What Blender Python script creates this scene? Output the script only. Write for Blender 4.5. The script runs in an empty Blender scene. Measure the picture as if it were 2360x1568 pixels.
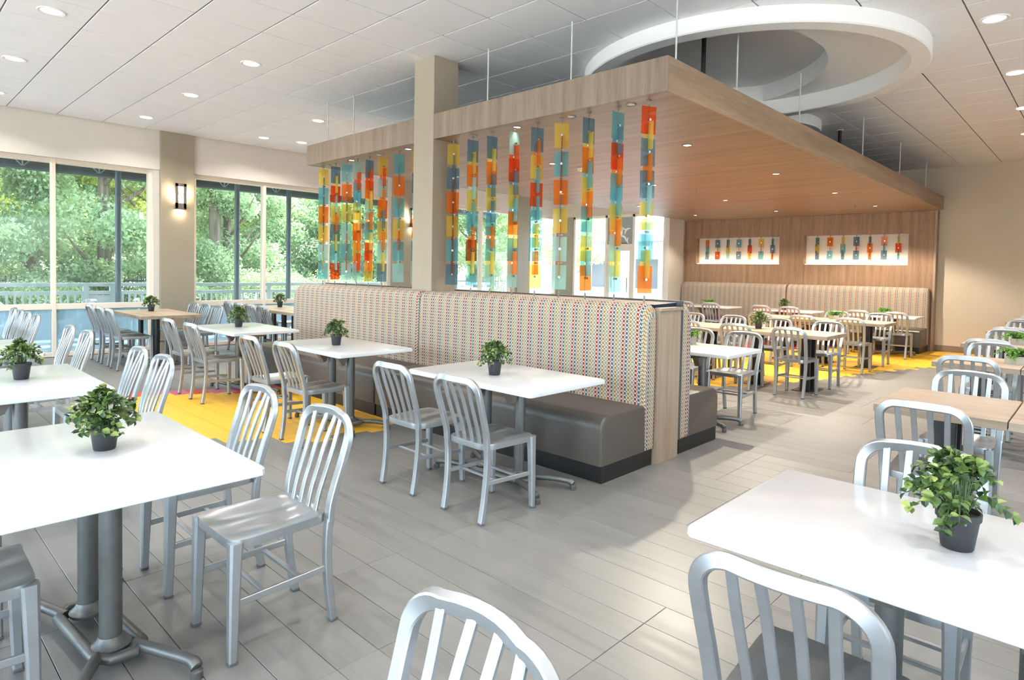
import bpy, math, random
from mathutils import Vector, Matrix
import numpy as np
R = random.Random(7)
PI = math.pi
sc = bpy.context.scene
COL = sc.collection

# ------------------------------------------------------------------ camera
HC = 1.48
F_PX, CY, YAW, PITCH, ROLL = 1440.0867, 672.6784, 0.7630, 0.0335, -0.0188
fw = Vector((-math.sin(YAW)*math.cos(PITCH), math.cos(YAW)*math.cos(PITCH), -math.sin(PITCH)))
rt = Vector((math.cos(YAW), math.sin(YAW), 0)); dn = fw.cross(rt)
r2 = math.cos(ROLL)*rt + math.sin(ROLL)*dn
d2 = -math.sin(ROLL)*rt + math.cos(ROLL)*dn
camd = bpy.data.cameras.new('camera'); cam = bpy.data.objects.new('camera', camd); COL.objects.link(cam)
camd.sensor_fit = 'HORIZONTAL'; camd.sensor_width = 36.0
camd.lens = F_PX/2360*36; camd.shift_y = -(784-CY)/2360
camd.clip_start = 0.05; camd.clip_end = 400
m = Matrix((( r2.x, -d2.x, -fw.x, 0), (r2.y, -d2.y, -fw.y, 0), (r2.z, -d2.z, -fw.z, HC), (0, 0, 0, 1)))
cam.matrix_world = m
sc.camera = cam

# ------------------------------------------------------------------ world, sun, exposure
w = bpy.data.worlds.new('world'); sc.world = w; w.use_nodes = True
nt = w.node_tree; bg = nt.nodes['Background']
sky = nt.nodes.new('ShaderNodeTexSky'); sky.sky_type = 'NISHITA'; sky.sun_disc = False
sky.sun_elevation = math.radians(56); sky.sun_rotation = math.radians(-35); sky.air_density = 1.0; sky.dust_density = 2.5
hs = nt.nodes.new('ShaderNodeHueSaturation'); hs.inputs['Saturation'].default_value = .72
nt.links.new(sky.outputs[0], hs.inputs['Color']); nt.links.new(hs.outputs[0], bg.inputs[0]); bg.inputs[1].default_value = 4.0
sund = bpy.data.lights.new('sun', 'SUN'); sund.energy = 22.0; sund.angle = 0.02; sund.color = (1, .94, .86)
sun = bpy.data.objects.new('sun', sund); COL.objects.link(sun)
sun.rotation_euler = Vector((.30, -.45, -.84)).to_track_quat('-Z', 'Y').to_euler()
LAMP_W = 22.0        # one ceiling downlight
CANOPY_W = 190.0      # one canopy downlight
vs = sc.view_settings
vs.view_transform = 'Standard'; vs.look = 'None'; vs.gamma = 1.0; vs.use_curve_mapping = False
vs.exposure = -0.06
try:
    sc.cycles.max_bounces = 8; sc.cycles.diffuse_bounces = 4; sc.cycles.glossy_bounces = 4
    sc.cycles.transmission_bounces = 6; sc.cycles.transparent_max_bounces = 40
    sc.cycles.caustics_reflective = False; sc.cycles.caustics_refractive = False
    sc.cycles.sample_clamp_indirect = 6.0
    sc.cycles.use_denoising = True
except Exception:
    pass

# ------------------------------------------------------------------ materials
def lin(c):
    return tuple(((x/255)/12.92 if x/255 <= .04045 else ((x/255+.055)/1.055)**2.4) for x in c)
MATS = {}
def newmat(name):
    mt = bpy.data.materials.new(name); mt.use_nodes = True; MATS[name] = mt
    b = mt.node_tree.nodes['Principled BSDF']
    return mt, mt.node_tree, b
def N(nt, t, **kw):
    n = nt.nodes.new(t)
    for k, v in kw.items(): setattr(n, k, v)
    return n
def ramp(nt, stops, src, interp='LINEAR'):
    r = N(nt, 'ShaderNodeValToRGB'); r.color_ramp.interpolation = interp
    while len(r.color_ramp.elements) < len(stops): r.color_ramp.elements.new(.5)
    for e, (p, c) in zip(r.color_ramp.elements, stops): e.position = p; e.color = (*c, 1)
    nt.links.new(src, r.inputs[0]); return r
def plain(name, rgb, rough=.5, metal=0., var=.05, scale=6., bump=0., spec=.5, coat=0., stretch=(1, 1, 1)):
    """procedural paint/metal: base colour with a slight noise mottling and optional fine relief"""
    mt, nt, b = newmat(name)
    c = lin(rgb)
    tc = N(nt, 'ShaderNodeTexCoord'); mp = N(nt, 'ShaderNodeMapping'); mp.inputs['Scale'].default_value = stretch
    nt.links.new(tc.outputs['Object'], mp.inputs[0])
    no = N(nt, 'ShaderNodeTexNoise'); no.inputs['Scale'].default_value = scale; no.inputs['Detail'].default_value = 4
    nt.links.new(mp.outputs[0], no.inputs[0])
    r = ramp(nt, [(.3, tuple(x*(1-var) for x in c)), (.7, tuple(min(1, x*(1+var)) for x in c))], no.outputs[0])
    nt.links.new(r.outputs[0], b.inputs['Base Color'])
    b.inputs['Roughness'].default_value = rough; b.inputs['Metallic'].default_value = metal
    b.inputs['Specular IOR Level'].default_value = spec; b.inputs['Coat Weight'].default_value = coat; b.inputs['Coat Roughness'].default_value = .08
    if bump:
        n2 = N(nt, 'ShaderNodeTexNoise'); n2.inputs['Scale'].default_value = scale*25; n2.inputs['Detail'].default_value = 2
        nt.links.new(tc.outputs['Object'], n2.inputs[0])
        bp = N(nt, 'ShaderNodeBump'); bp.inputs['Strength'].default_value = bump; bp.inputs['Distance'].default_value = .002
        nt.links.new(n2.outputs[0], bp.inputs['Height']); nt.links.new(bp.outputs[0], b.inputs['Normal'])
    return mt
def wood(name, dark, mid, light, axis='x', scale=9., rough=.42, rand=True, ring=.35, spec=.4):
    """straight grained laminate; the grain runs along the given object axis"""
    mt, nt, b = newmat(name)
    tc = N(nt, 'ShaderNodeTexCoord'); mp = N(nt, 'ShaderNodeMapping')
    s = {'x': (.06, 1, 1), 'y': (1, .06, 1), 'z': (1, 1, .06)}[axis]
    mp.inputs['Scale'].default_value = s
    if rand:
        oi = N(nt, 'ShaderNodeObjectInfo'); mul = N(nt, 'ShaderNodeVectorMath', operation='SCALE'); mul.inputs[0].default_value = (7.3, 5.1, 3.7)
        nt.links.new(oi.outputs['Random'], mul.inputs['Scale']); ad = N(nt, 'ShaderNodeVectorMath', operation='ADD')
        nt.links.new(tc.outputs['Object'], ad.inputs[0]); nt.links.new(mul.outputs[0], ad.inputs[1]); nt.links.new(ad.outputs[0], mp.inputs[0])
    else:
        nt.links.new(tc.outputs['Object'], mp.inputs[0])
    n1 = N(nt, 'ShaderNodeTexNoise'); n1.inputs['Scale'].default_value = scale; n1.inputs['Detail'].default_value = 6; n1.inputs['Distortion'].default_value = ring
    n2 = N(nt, 'ShaderNodeTexNoise'); n2.inputs['Scale'].default_value = scale*7; n2.inputs['Detail'].default_value = 3
    nt.links.new(mp.outputs[0], n1.inputs[0]); nt.links.new(mp.outputs[0], n2.inputs[0])
    mx = N(nt, 'ShaderNodeMath', operation='MULTIPLY_ADD'); mx.inputs[1].default_value = .35; nt.links.new(n2.outputs[0], mx.inputs[0])
    sc_ = N(nt, 'ShaderNodeMath', operation='MULTIPLY'); sc_.inputs[1].default_value = .65; nt.links.new(n1.outputs[0], sc_.inputs[0]); nt.links.new(sc_.outputs[0], mx.inputs[2])
    r = ramp(nt, [(.34, lin(dark)), (.5, lin(mid)), (.66, lin(light))], mx.outputs[0])
    nt.links.new(r.outputs[0], b.inputs['Base Color']); b.inputs['Roughness'].default_value = rough; b.inputs['Specular IOR Level'].default_value = spec
    bp = N(nt, 'ShaderNodeBump'); bp.inputs['Strength'].default_value = .12; bp.inputs['Distance'].default_value = .001
    nt.links.new(n2.outputs[0], bp.inputs['Height']); nt.links.new(bp.outputs[0], b.inputs['Normal'])
    return mt
def plankmat(name, rgb, amt=.10, rough=.36):
    mt, nt, b = newmat(name); c = lin(rgb)
    geo = N(nt, 'ShaderNodeNewGeometry'); mp = N(nt, 'ShaderNodeMapping'); mp.inputs['Scale'].default_value = (.55, 6, 1)
    nt.links.new(geo.outputs['Position'], mp.inputs[0])
    n1 = N(nt, 'ShaderNodeTexNoise'); n1.inputs['Scale'].default_value = 3.2; n1.inputs['Detail'].default_value = 7; n1.inputs['Roughness'].default_value = .65
    nt.links.new(mp.outputs[0], n1.inputs[0])
    isl = geo.outputs['Random Per Island']
    oi = N(nt, 'ShaderNodeObjectInfo')
    add = N(nt, 'ShaderNodeMath', operation='ADD'); nt.links.new(isl, add.inputs[0]); nt.links.new(oi.outputs['Random'], add.inputs[1])
    fr = N(nt, 'ShaderNodeMath', operation='FRACT'); nt.links.new(add.outputs[0], fr.inputs[0])
    m1 = N(nt, 'ShaderNodeMath', operation='MULTIPLY'); m1.inputs[1].default_value = .22; nt.links.new(fr.outputs[0], m1.inputs[0])
    m2 = N(nt, 'ShaderNodeMath', operation='ADD'); nt.links.new(n1.outputs[0], m2.inputs[0]); nt.links.new(m1.outputs[0], m2.inputs[1])
    r = ramp(nt, [(.36, tuple(x*(1-2*amt) for x in c)), (.58, c), (.82, tuple(min(1, x*(1+amt)) for x in c))], m2.outputs[0])
    nt.links.new(r.outputs[0], b.inputs['Base Color']); b.inputs['Roughness'].default_value = rough
    rr = ramp(nt, [(.3, (rough-.06,)*3), (.7, (rough+.08,)*3)], n1.outputs[0]); nt.links.new(rr.outputs[0], b.inputs['Roughness'])
    bp = N(nt, 'ShaderNodeBump'); bp.inputs['Strength'].default_value = .06; bp.inputs['Distance'].default_value = .001
    nt.links.new(n1.outputs[0], bp.inputs['Height']); nt.links.new(bp.outputs[0], b.inputs['Normal'])
    return mt
def emit(name, rgb, strength):
    mt, nt, b = newmat(name)
    e = N(nt, 'ShaderNodeEmission'); e.inputs[0].default_value = (*lin(rgb), 1); e.inputs[1].default_value = strength
    nt.links.new(e.outputs[0], nt.nodes['Material Output'].inputs[0]); return mt
def tintglass(name, rgb, gloss=.06, diffuse=0., drgb=None, per_face=True):
    """thin clear sheet: coloured transmission, a Fresnel reflection and, if asked for, some haze"""
    mt, nt, b = newmat(name); nt.nodes.remove(b)
    c = lin(rgb); c = tuple(math.sqrt(x) for x in c) if per_face else c
    tr = N(nt, 'ShaderNodeBsdfTransparent'); tr.inputs[0].default_value = (*c, 1)
    src = tr
    if diffuse:
        df = N(nt, 'ShaderNodeBsdfDiffuse'); df.inputs[0].default_value = (*lin(drgb or rgb), 1)
        tl = N(nt, 'ShaderNodeBsdfTranslucent'); tl.inputs[0].default_value = (*lin(drgb or rgb), 1)
        m0 = N(nt, 'ShaderNodeMixShader'); m0.inputs[0].default_value = .5; nt.links.new(df.outputs[0], m0.inputs[1]); nt.links.new(tl.outputs[0], m0.inputs[2])
        m1 = N(nt, 'ShaderNodeMixShader'); m1.inputs[0].default_value = diffuse; nt.links.new(tr.outputs[0], m1.inputs[1]); nt.links.new(m0.outputs[0], m1.inputs[2]); src = m1
    gl = N(nt, 'ShaderNodeBsdfGlossy'); gl.inputs['Roughness'].default_value = .03
    fr = N(nt, 'ShaderNodeFresnel'); fr.inputs[0].default_value = 1.35
    mu = N(nt, 'ShaderNodeMath', operation='MULTIPLY'); mu.inputs[1].default_value = gloss*10; mu.use_clamp = True; nt.links.new(fr.outputs[0], mu.inputs[0])
    m2 = N(nt, 'ShaderNodeMixShader'); nt.links.new(mu.outputs[0], m2.inputs[0]); nt.links.new(src.outputs[0], m2.inputs[1]); nt.links.new(gl.outputs[0], m2.inputs[2])
    nt.links.new(m2.outputs[0], nt.nodes['Material Output'].inputs[0]); return mt
def leafmat(name, cols, rough=.45, transl=.35):
    mt, nt, b = newmat(name)
    geo = N(nt, 'ShaderNodeNewGeometry'); oi = N(nt, 'ShaderNodeObjectInfo')
    ad = N(nt, 'ShaderNodeMath', operation='ADD'); nt.links.new(geo.outputs['Random Per Island'], ad.inputs[0]); nt.links.new(oi.outputs['Random'], ad.inputs[1])
    fr = N(nt, 'ShaderNodeMath', operation='FRACT'); nt.links.new(ad.outputs[0], fr.inputs[0])
    r = ramp(nt, [(i/(len(cols)-1), lin(c)) for i, c in enumerate(cols)], fr.outputs[0])
    nt.links.new(r.outputs[0], b.inputs['Base Color']); b.inputs['Roughness'].default_value = rough
    tl = N(nt, 'ShaderNodeBsdfTranslucent'); nt.links.new(r.outputs[0], tl.inputs[0])
    mx = N(nt, 'ShaderNodeMixShader'); mx.inputs[0].default_value = transl
    nt.links.new(b.outputs[0], mx.inputs[1]); nt.links.new(tl.outputs[0], mx.inputs[2]); nt.links.new(mx.outputs[0], nt.nodes['Material Output'].inputs[0])
    return mt
def fabricmat():
    """woven booth cloth: cream ground, small navy squares and columns of coloured dashes (UV in metres)"""
    mt, nt, b = newmat('booth_fabric')
    uv = N(nt, 'ShaderNodeUVMap'); sp = N(nt, 'ShaderNodeSeparateXYZ'); nt.links.new(uv.outputs[0], sp.inputs[0])
    def M(op, a, bb=None, c=None):
        n = N(nt, 'ShaderNodeMath', operation=op)
        for i, v in enumerate((a, bb, c)):
            if v is None: continue
            if isinstance(v, (int, float)): n.inputs[i].default_value = v
            else: nt.links.new(v, n.inputs[i])
        return n.outputs[0]
    CELL = .031
    uu = M('DIVIDE', sp.outputs[0], CELL); vv = M('DIVIDE', sp.outputs[1], CELL)
    uf = M('FRACT', uu); vf = M('FRACT', vv)
    au = M('ABSOLUTE', M('SUBTRACT', uf, .5)); av = M('ABSOLUTE', M('SUBTRACT', vf, .5))
    sq = M('MULTIPLY', M('LESS_THAN', au, .33), M('LESS_THAN', av, .31))          # coloured square
    dot = M('MULTIPLY', M('GREATER_THAN', au, .36), M('GREATER_THAN', av, .37))  # navy dot where the white stripes cross
    ph = M('FRACT', M('DIVIDE', uu, 4.0))
    r = N(nt, 'ShaderNodeValToRGB'); r.color_ramp.interpolation = 'CONSTANT'
    cols = [(150, 42, 24), (76, 82, 92), (150, 112, 52), (138, 130, 104)]
    while len(r.color_ramp.elements) < 4: r.color_ramp.elements.new(.5)
    for i, e in enumerate(r.color_ramp.elements): e.position = i/4; e.color = (*lin(cols[i]), 1)
    nt.links.new(ph, r.inputs[0])
    mix0 = N(nt, 'ShaderNodeMix', data_type='RGBA'); nt.links.new(sq, mix0.inputs['Factor'])
    mix0.inputs['A'].default_value = (*lin((180, 174, 162)), 1); nt.links.new(r.outputs[0], mix0.inputs['B'])
    mix = N(nt, 'ShaderNodeMix', data_type='RGBA'); nt.links.new(dot, mix.inputs['Factor'])
    nt.links.new(mix0.outputs['Result'], mix.inputs['A']); mix.inputs['B'].default_value = (*lin((28, 36, 58)), 1)
    nt.links.new(mix.outputs['Result'], b.inputs['Base Color']); b.inputs['Roughness'].default_value = .75; b.inputs['Specular IOR Level'].default_value = .25
    return mt

plain('ceiling_white', (250, 247, 247), .85, var=.015, scale=3, bump=.15)
plain('grid_grey', (128, 122, 116), .8, var=.02)
plain('wall_cream', (214, 207, 197), .8, var=.015, bump=.1)
plain('wall_beige', (196, 181, 162), .75, var=.015, scale=3, bump=.12)
plain('column_beige', (156, 142, 124), .7, var=.02, bump=.1)
plain('pilaster_taupe', (150, 140, 122), .7, var=.03, bump=.1)
plain('baseboard_taupe', (120, 104, 90), .6)
plain('frame_tan', (232, 218, 202), .45, metal=.0, var=.02)
plain('gypsum', (244, 240, 236), .8, var=.01)
plain('aluminium', (172, 174, 177), .40, metal=.8, var=.05, scale=3, stretch=(1, 1, 8))
plain('aluminium_seat', (176, 179, 182), .28, metal=.82, var=.06, scale=4, stretch=(10, 1, 1))
plain('glide_grey', (92, 92, 94), .6)
plain('table_white', (198, 199, 201), .2, var=.01, coat=.25)
plain('base_grey', (108, 107, 105), .42, metal=.6, var=.08, scale=20)
plain('bracket_taupe', (122, 114, 106), .5, metal=.4)
plain('post_black', (22, 21, 21), .4)
plain('steel_plate', (150, 148, 144), .18, metal=.95, var=.05)
plain('vinyl_taupe', (80, 72, 66), .38, var=.03, scale=5, bump=.25)
plain('kick_black', (26, 24, 24), .45)
plain('trim_charcoal', (70, 70, 74), .6)
plain('pot_black', (44, 44, 47), .55, bump=.4, scale=12)
plain('soil', (52, 40, 30), .9, var=.3, scale=40)
plain('concrete', (168, 160, 148), .85, var=.12, scale=14, bump=.5)
plain('stem_green', (70, 88, 44), .6)
plain('chrome', (214, 214, 214), .12, metal=1.0)
plain('rod_white', (214, 210, 206), .4, metal=.3)
plain('sconce_grey', (124, 117, 110), .5, metal=.3)
plain('detector_white', (230, 220, 205), .5)
wood('wood_fascia_z', (112, 94, 79), (130, 112, 96), (143, 126, 111), 'z', 11, rand=False)
wood('wood_fascia_y', (132, 109, 88), (150, 126, 104), (164, 140, 118), 'y', 9, rand=False)
wood('wood_soffit', (128, 104, 80), (146, 121, 96), (160, 136, 110), 'x', 7, rough=.45, rand=False)
wood('wood_wall', (122, 94, 72), (142, 112, 88), (158, 128, 104), 'z', 12, rand=False)
wood('wood_panel', (134, 114, 97), (152, 132, 114), (166, 146, 128), 'z', 12, rand=False)
wood('wood_table', (150, 132, 114), (174, 154, 135), (190, 171, 152), 'x', 8, rough=.34, ring=1.2)
wood('wood_edge', (130, 112, 95), (152, 134, 116), (168, 150, 132), 'x', 14, rough=.5)
wood('bark', (74, 60, 48), (112, 96, 80), (140, 124, 108), 'z', 6, rough=.9, ring=2.)
plankmat('plank_grey', (124, 122, 119))
plankmat('plank_yellow', (240, 184, 52), .06)
plankmat('plank_red', (206, 66, 44), .08)
plankmat('plank_purple', (198, 104, 132), .08)
plain('subfloor', (100, 96, 92), .8)
fabricmat()
emit('lamp_lens', (255, 247, 232), 9.0)
emit('lamp_off_lens', (226, 214, 196), .7)  # lenses of switched-off lamps, their pale brightness put in as a faint glow
emit('sconce_glow', (255, 232, 190), 7.0)
emit('niche_strip', (255, 238, 205), 10.0)
tintglass('window_glass', (228, 240, 240), .05, diffuse=.035, drgb=(226, 236, 236))  # the diffuse share is a white veil for milky reflections
tintglass('film_glass', (176, 206, 222), .10, diffuse=.5, drgb=(190, 218, 232))
tintglass('entrance_glass', (222, 238, 244), .05, diffuse=.06, drgb=(230, 240, 246))
for nm, c in dict(O=(250, 156, 74), R=(242, 112, 62), Y=(248, 222, 124), B=(140, 170, 186), T=(150, 208, 216), C=(200, 238, 236), V=(186, 112, 80)).items():
    tintglass('pane_'+nm, c, .04, diffuse=.32, drgb=c)
leafmat('leaf_plant', [(34, 52, 32), (60, 86, 46), (96, 122, 62), (162, 176, 100)], .34, .2)
leafmat('leaf_fern', [(70, 120, 50), (110, 165, 66), (150, 190, 90)], .4, .25)
leafmat('leaf_tree', [(120, 144, 108), (144, 168, 122), (168, 190, 138), (188, 204, 148)], .65, .5)
leafmat('leaf_sunlit', [(150, 176, 90), (190, 204, 104), (222, 220, 120), (236, 226, 150)], .6, .55)  # sunlight on the foliage is put into these yellow-green colours
leafmat('leaf_pine', [(134, 158, 116), (160, 182, 134), (186, 202, 152)], .65, .5)
plain('grass', (84, 98, 50), .95, var=.25, scale=8)
plain('deck_stone', (226, 224, 220), .8, var=.06)
plain('rail_paint', (176, 190, 192), .5)
plain('awning_dark', (62, 66, 64), .7)
plain('post_dark', (70, 84, 94), .5)
plain('rock_white', (170, 176, 176), .9, var=.1, bump=.6, scale=5)
plain('fence_dark', (66, 78, 74), .6)
plain('bounce_paving', (214, 208, 198), .9)  # kept extra pale so the unseen ground bounces light to the ceiling
plain('road_grey', (120, 118, 112), .9)
plain('car_blue', (60, 84, 110), .25, metal=.4); plain('car_silver', (200, 204, 208), .25, metal=.5); plain('car_glass', (30, 40, 48), .1); plain('tyre', (24, 24, 26), .8)
plain('building_pale', (188, 200, 206), .8); plain('building_roof', (120, 128, 134), .8)
plain('film_grey', (150, 154, 152), .6)
plain('sticker_white', (240, 240, 238), .6)

# ------------------------------------------------------------------ mesh helpers
class MB:
    def __init__(s): s.v = []; s.f = []; s.uv = {}
    def add(s, vs, fs, uvs=None):
        o = len(s.v); s.v += [tuple(x) for x in vs]
        for i, f in enumerate(fs):
            s.f.append(tuple(o+k for k in f))
            if uvs: s.uv[len(s.f)-1] = uvs[i]
        return s
    def box(s, x0, x1, y0, y1, z0, z1, c=0.):
        if not c:
            return s.add([(x0,y0,z0),(x1,y0,z0),(x1,y1,z0),(x0,y1,z0),(x0,y0,z1),(x1,y0,z1),(x1,y1,z1),(x0,y1,z1)],
                         [(0,3,2,1),(4,5,6,7),(0,1,5,4),(1,2,6,5),(2,3,7,6),(3,0,4,7)])
        X, Y, Z = (x0, x1), (y0, y1), (z0, z1); vs = []; idx = {}
        for i in (0, 1):
            for j in (0, 1):
                for k in (0, 1):
                    sx, sy, sz = (1 if i == 0 else -1), (1 if j == 0 else -1), (1 if k == 0 else -1)
                    for a in range(3):
                        p = [X[i]+sx*c, Y[j]+sy*c, Z[k]+sz*c]; p[a] = (X[i], Y[j], Z[k])[a]
                        idx[(i, j, k, a)] = len(vs); vs.append(tuple(p))
        fs = []
        for a in range(3):
            b_, c_ = (a+1) % 3, (a+2) % 3
            for d in (0, 1):
                q = []
                for (e, f) in ((0, 0), (1, 0), (1, 1), (0, 1)):
                    t = [0, 0, 0]; t[a] = d; t[b_] = e; t[c_] = f; q.append(idx[(*t, a)])
                fs.append(tuple(q if d else q[::-1]))
        for a in range(3):                                   # edges along axis a
            b_, c_ = (a+1) % 3, (a+2) % 3
            for e in (0, 1):
                for f in (0, 1):
                    t0 = [0, 0, 0]; t0[b_] = e; t0[c_] = f; t1 = list(t0); t1[a] = 1
                    q = [idx[(*t0, b_)], idx[(*t1, b_)], idx[(*t1, c_)], idx[(*t0, c_)]]
                    fs.append(tuple(q if (e == f) else q[::-1]))
        for i in (0, 1):
            for j in (0, 1):
                for k in (0, 1):
                    q = [idx[(i, j, k, a)] for a in range(3)]
                    fs.append(tuple(q if (i+j+k) % 2 else q[::-1]))
        return s.add(vs, fs)
    def sweep(s, path, w, d, ref=(0, 1, 0), ch=.3, cap=True, round_=0, closed=False):
        """rounded-rectangle (or, with round_, elliptical) section swept along a path; w, d may be lists"""
        n = len(path); P = [Vector(p) for p in path]; rings = []
        for i in range(n):
            a = P[(i-1) % n] if (closed or i > 0) else P[i]; b = P[(i+1) % n] if (closed or i < n-1) else P[i]
            T = (b-a).normalized()
            rf = Vector(ref[i] if isinstance(ref, list) else ref)
            D = (rf - rf.dot(T)*T).normalized(); W_ = T.cross(D)
            ww = (w[i] if isinstance(w, (list, tuple)) else w)/2; dd = (d[i] if isinstance(d, (list, tuple)) else d)/2
            if round_:
                pts = [(ww*math.cos(2*PI*k/round_), dd*math.sin(2*PI*k/round_)) for k in range(round_)]
            else:
                c = min(ww, dd)*ch
                pts = [(ww-c, -dd), (ww, -dd+c), (ww, dd-c), (ww-c, dd), (-ww+c, dd), (-ww, dd-c), (-ww, -dd+c), (-ww+c, -dd)]
            rings.append([P[i]+W_*x+D*y for x, y in pts])
        k = len(rings[0]); vs = [p for r in rings for p in r]; fs = []
        for i in range(n if closed else n-1):
            j = (i+1) % n
            for q in range(k):
                fs.append((i*k+q, i*k+(q+1) % k, j*k+(q+1) % k, j*k+q))
        if cap and not closed:
            fs.append(tuple(range(k))[::-1]); fs.append(tuple((n-1)*k+q for q in range(k)))
        return s.add(vs, fs)
    def tube(s, path, r, n=10, closed=False, cap=True):
        P = [Vector(p) for p in path]; T = (P[1]-P[0]).normalized()
        ref = (0, 0, 1) if abs(T.z) < .9 else (1, 0, 0)
        if isinstance(r, (list, tuple)): r = [2*x for x in r]; return s.sweep(path, r, r, ref, round_=n, closed=closed, cap=cap)
        return s.sweep(path, 2*r, 2*r, ref, round_=n, closed=closed, cap=cap)
    def lathe(s, prof, n=20, c=(0, 0, 0), cap=True):
        vs = []; fs = []; m_ = len(prof)
        for i in range(n):
            a = 2*PI*i/n
            for r, z in prof: vs.append((c[0]+r*math.cos(a), c[1]+r*math.sin(a), c[2]+z))
        for i in range(n):
            j = (i+1) % n
            for k in range(m_-1): fs.append((i*m_+k, j*m_+k, j*m_+k+1, i*m_+k+1))
        if cap and prof[0][0] > 1e-6: fs.append(tuple(i*m_ for i in range(n))[::-1])
        if cap and prof[-1][0] > 1e-6: fs.append(tuple(i*m_+m_-1 for i in range(n)))
        return s.add(vs, fs)
    def prism(s, pts, a0, a1, axis='x'):
        """closed 2D outline extruded along an axis; outline in the other two axes, in order"""
        n = len(pts)
        def P(t, p): return {'x': (t, p[0], p[1]), 'y': (p[0], t, p[1]), 'z': (p[0], p[1], t)}[axis]
        vs = [P(a0, p) for p in pts]+[P(a1, p) for p in pts]
        fs = [tuple(range(n))[::-1], tuple(range(n, 2*n))]+[(i, (i+1) % n, n+(i+1) % n, n+i) for i in range(n)]
        return s.add(vs, fs)
    def mesh(s, name, smooth=.7):
        me = bpy.data.meshes.new(name); me.from_pydata(s.v, [], s.f)
        if s.uv:
            ul = me.uv_layers.new(name='UVMap')
            for p in me.polygons:
                u = s.uv.get(p.index)
                if u:
                    for li, c in zip(p.loop_indices, u): ul.data[li].uv = c
        me.update()
        if smooth:
            me.shade_smooth(); me.set_sharp_from_angle(angle=smooth)
        return me
    def build(s, name, mat, parent=None, smooth=.7, loc=None, fix=True):
        me = s.mesh(name, smooth)
        if fix:
            import bmesh
            bm = bmesh.new(); bm.from_mesh(me); bmesh.ops.recalc_face_normals(bm, faces=bm.faces); bm.to_mesh(me); bm.free()
            if smooth: me.set_sharp_from_angle(angle=smooth)
        return obj(name, me, mat, parent, loc)
def obj(name, me, mat, parent=None, loc=None, rot=None):
    o = bpy.data.objects.new(name, me); COL.objects.link(o)
    if mat and not me.materials: me.materials.append(MATS[mat])
    if parent: o.parent = parent
    if loc: o.location = loc
    if rot: o.rotation_euler = rot
    return o
def tag(o, label=None, cat=None, group=None, kind=None):
    if label: o['label'] = label
    if cat: o['category'] = cat
    if group: o['group'] = group
    if kind: o['kind'] = kind
    return o
def thing(name, label, cat, loc=(0, 0, 0), rz=0., group=None, kind=None):
    o = bpy.data.objects.new(name, None); COL.objects.link(o); o.location = loc; o.rotation_euler = (0, 0, rz); o.empty_display_size = .1
    return tag(o, label, cat, group, kind)
def clone(root, loc, rz, label=None, group=None):
    r = root.copy(); COL.objects.link(r); r.location = loc; r.rotation_euler = (0, 0, rz)
    if label: r['label'] = label
    if group: r['group'] = group
    for ch in list(root.children):
        c = ch.copy(); COL.objects.link(c); c.parent = r
        for g in list(ch.children):
            d = g.copy(); COL.objects.link(d); d.parent = c
    return r
def smoothpath(pts, n=6):
    """Catmull-Rom through the points"""
    P = [Vector(p) for p in pts]; out = []
    for i in range(len(P)-1):
        a = P[i-1] if i else P[0]*2-P[1]; b = P[i]; c = P[i+1]; d = P[i+2] if i+2 < len(P) else P[-1]*2-P[-2]
        for k in range(n):
            t = k/n
            out.append(.5*((2*b)+(c-a)*t+(2*a-5*b+4*c-d)*t*t+(3*b-a-3*c+d)*t**3))
    out.append(P[-1]); return out

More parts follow.
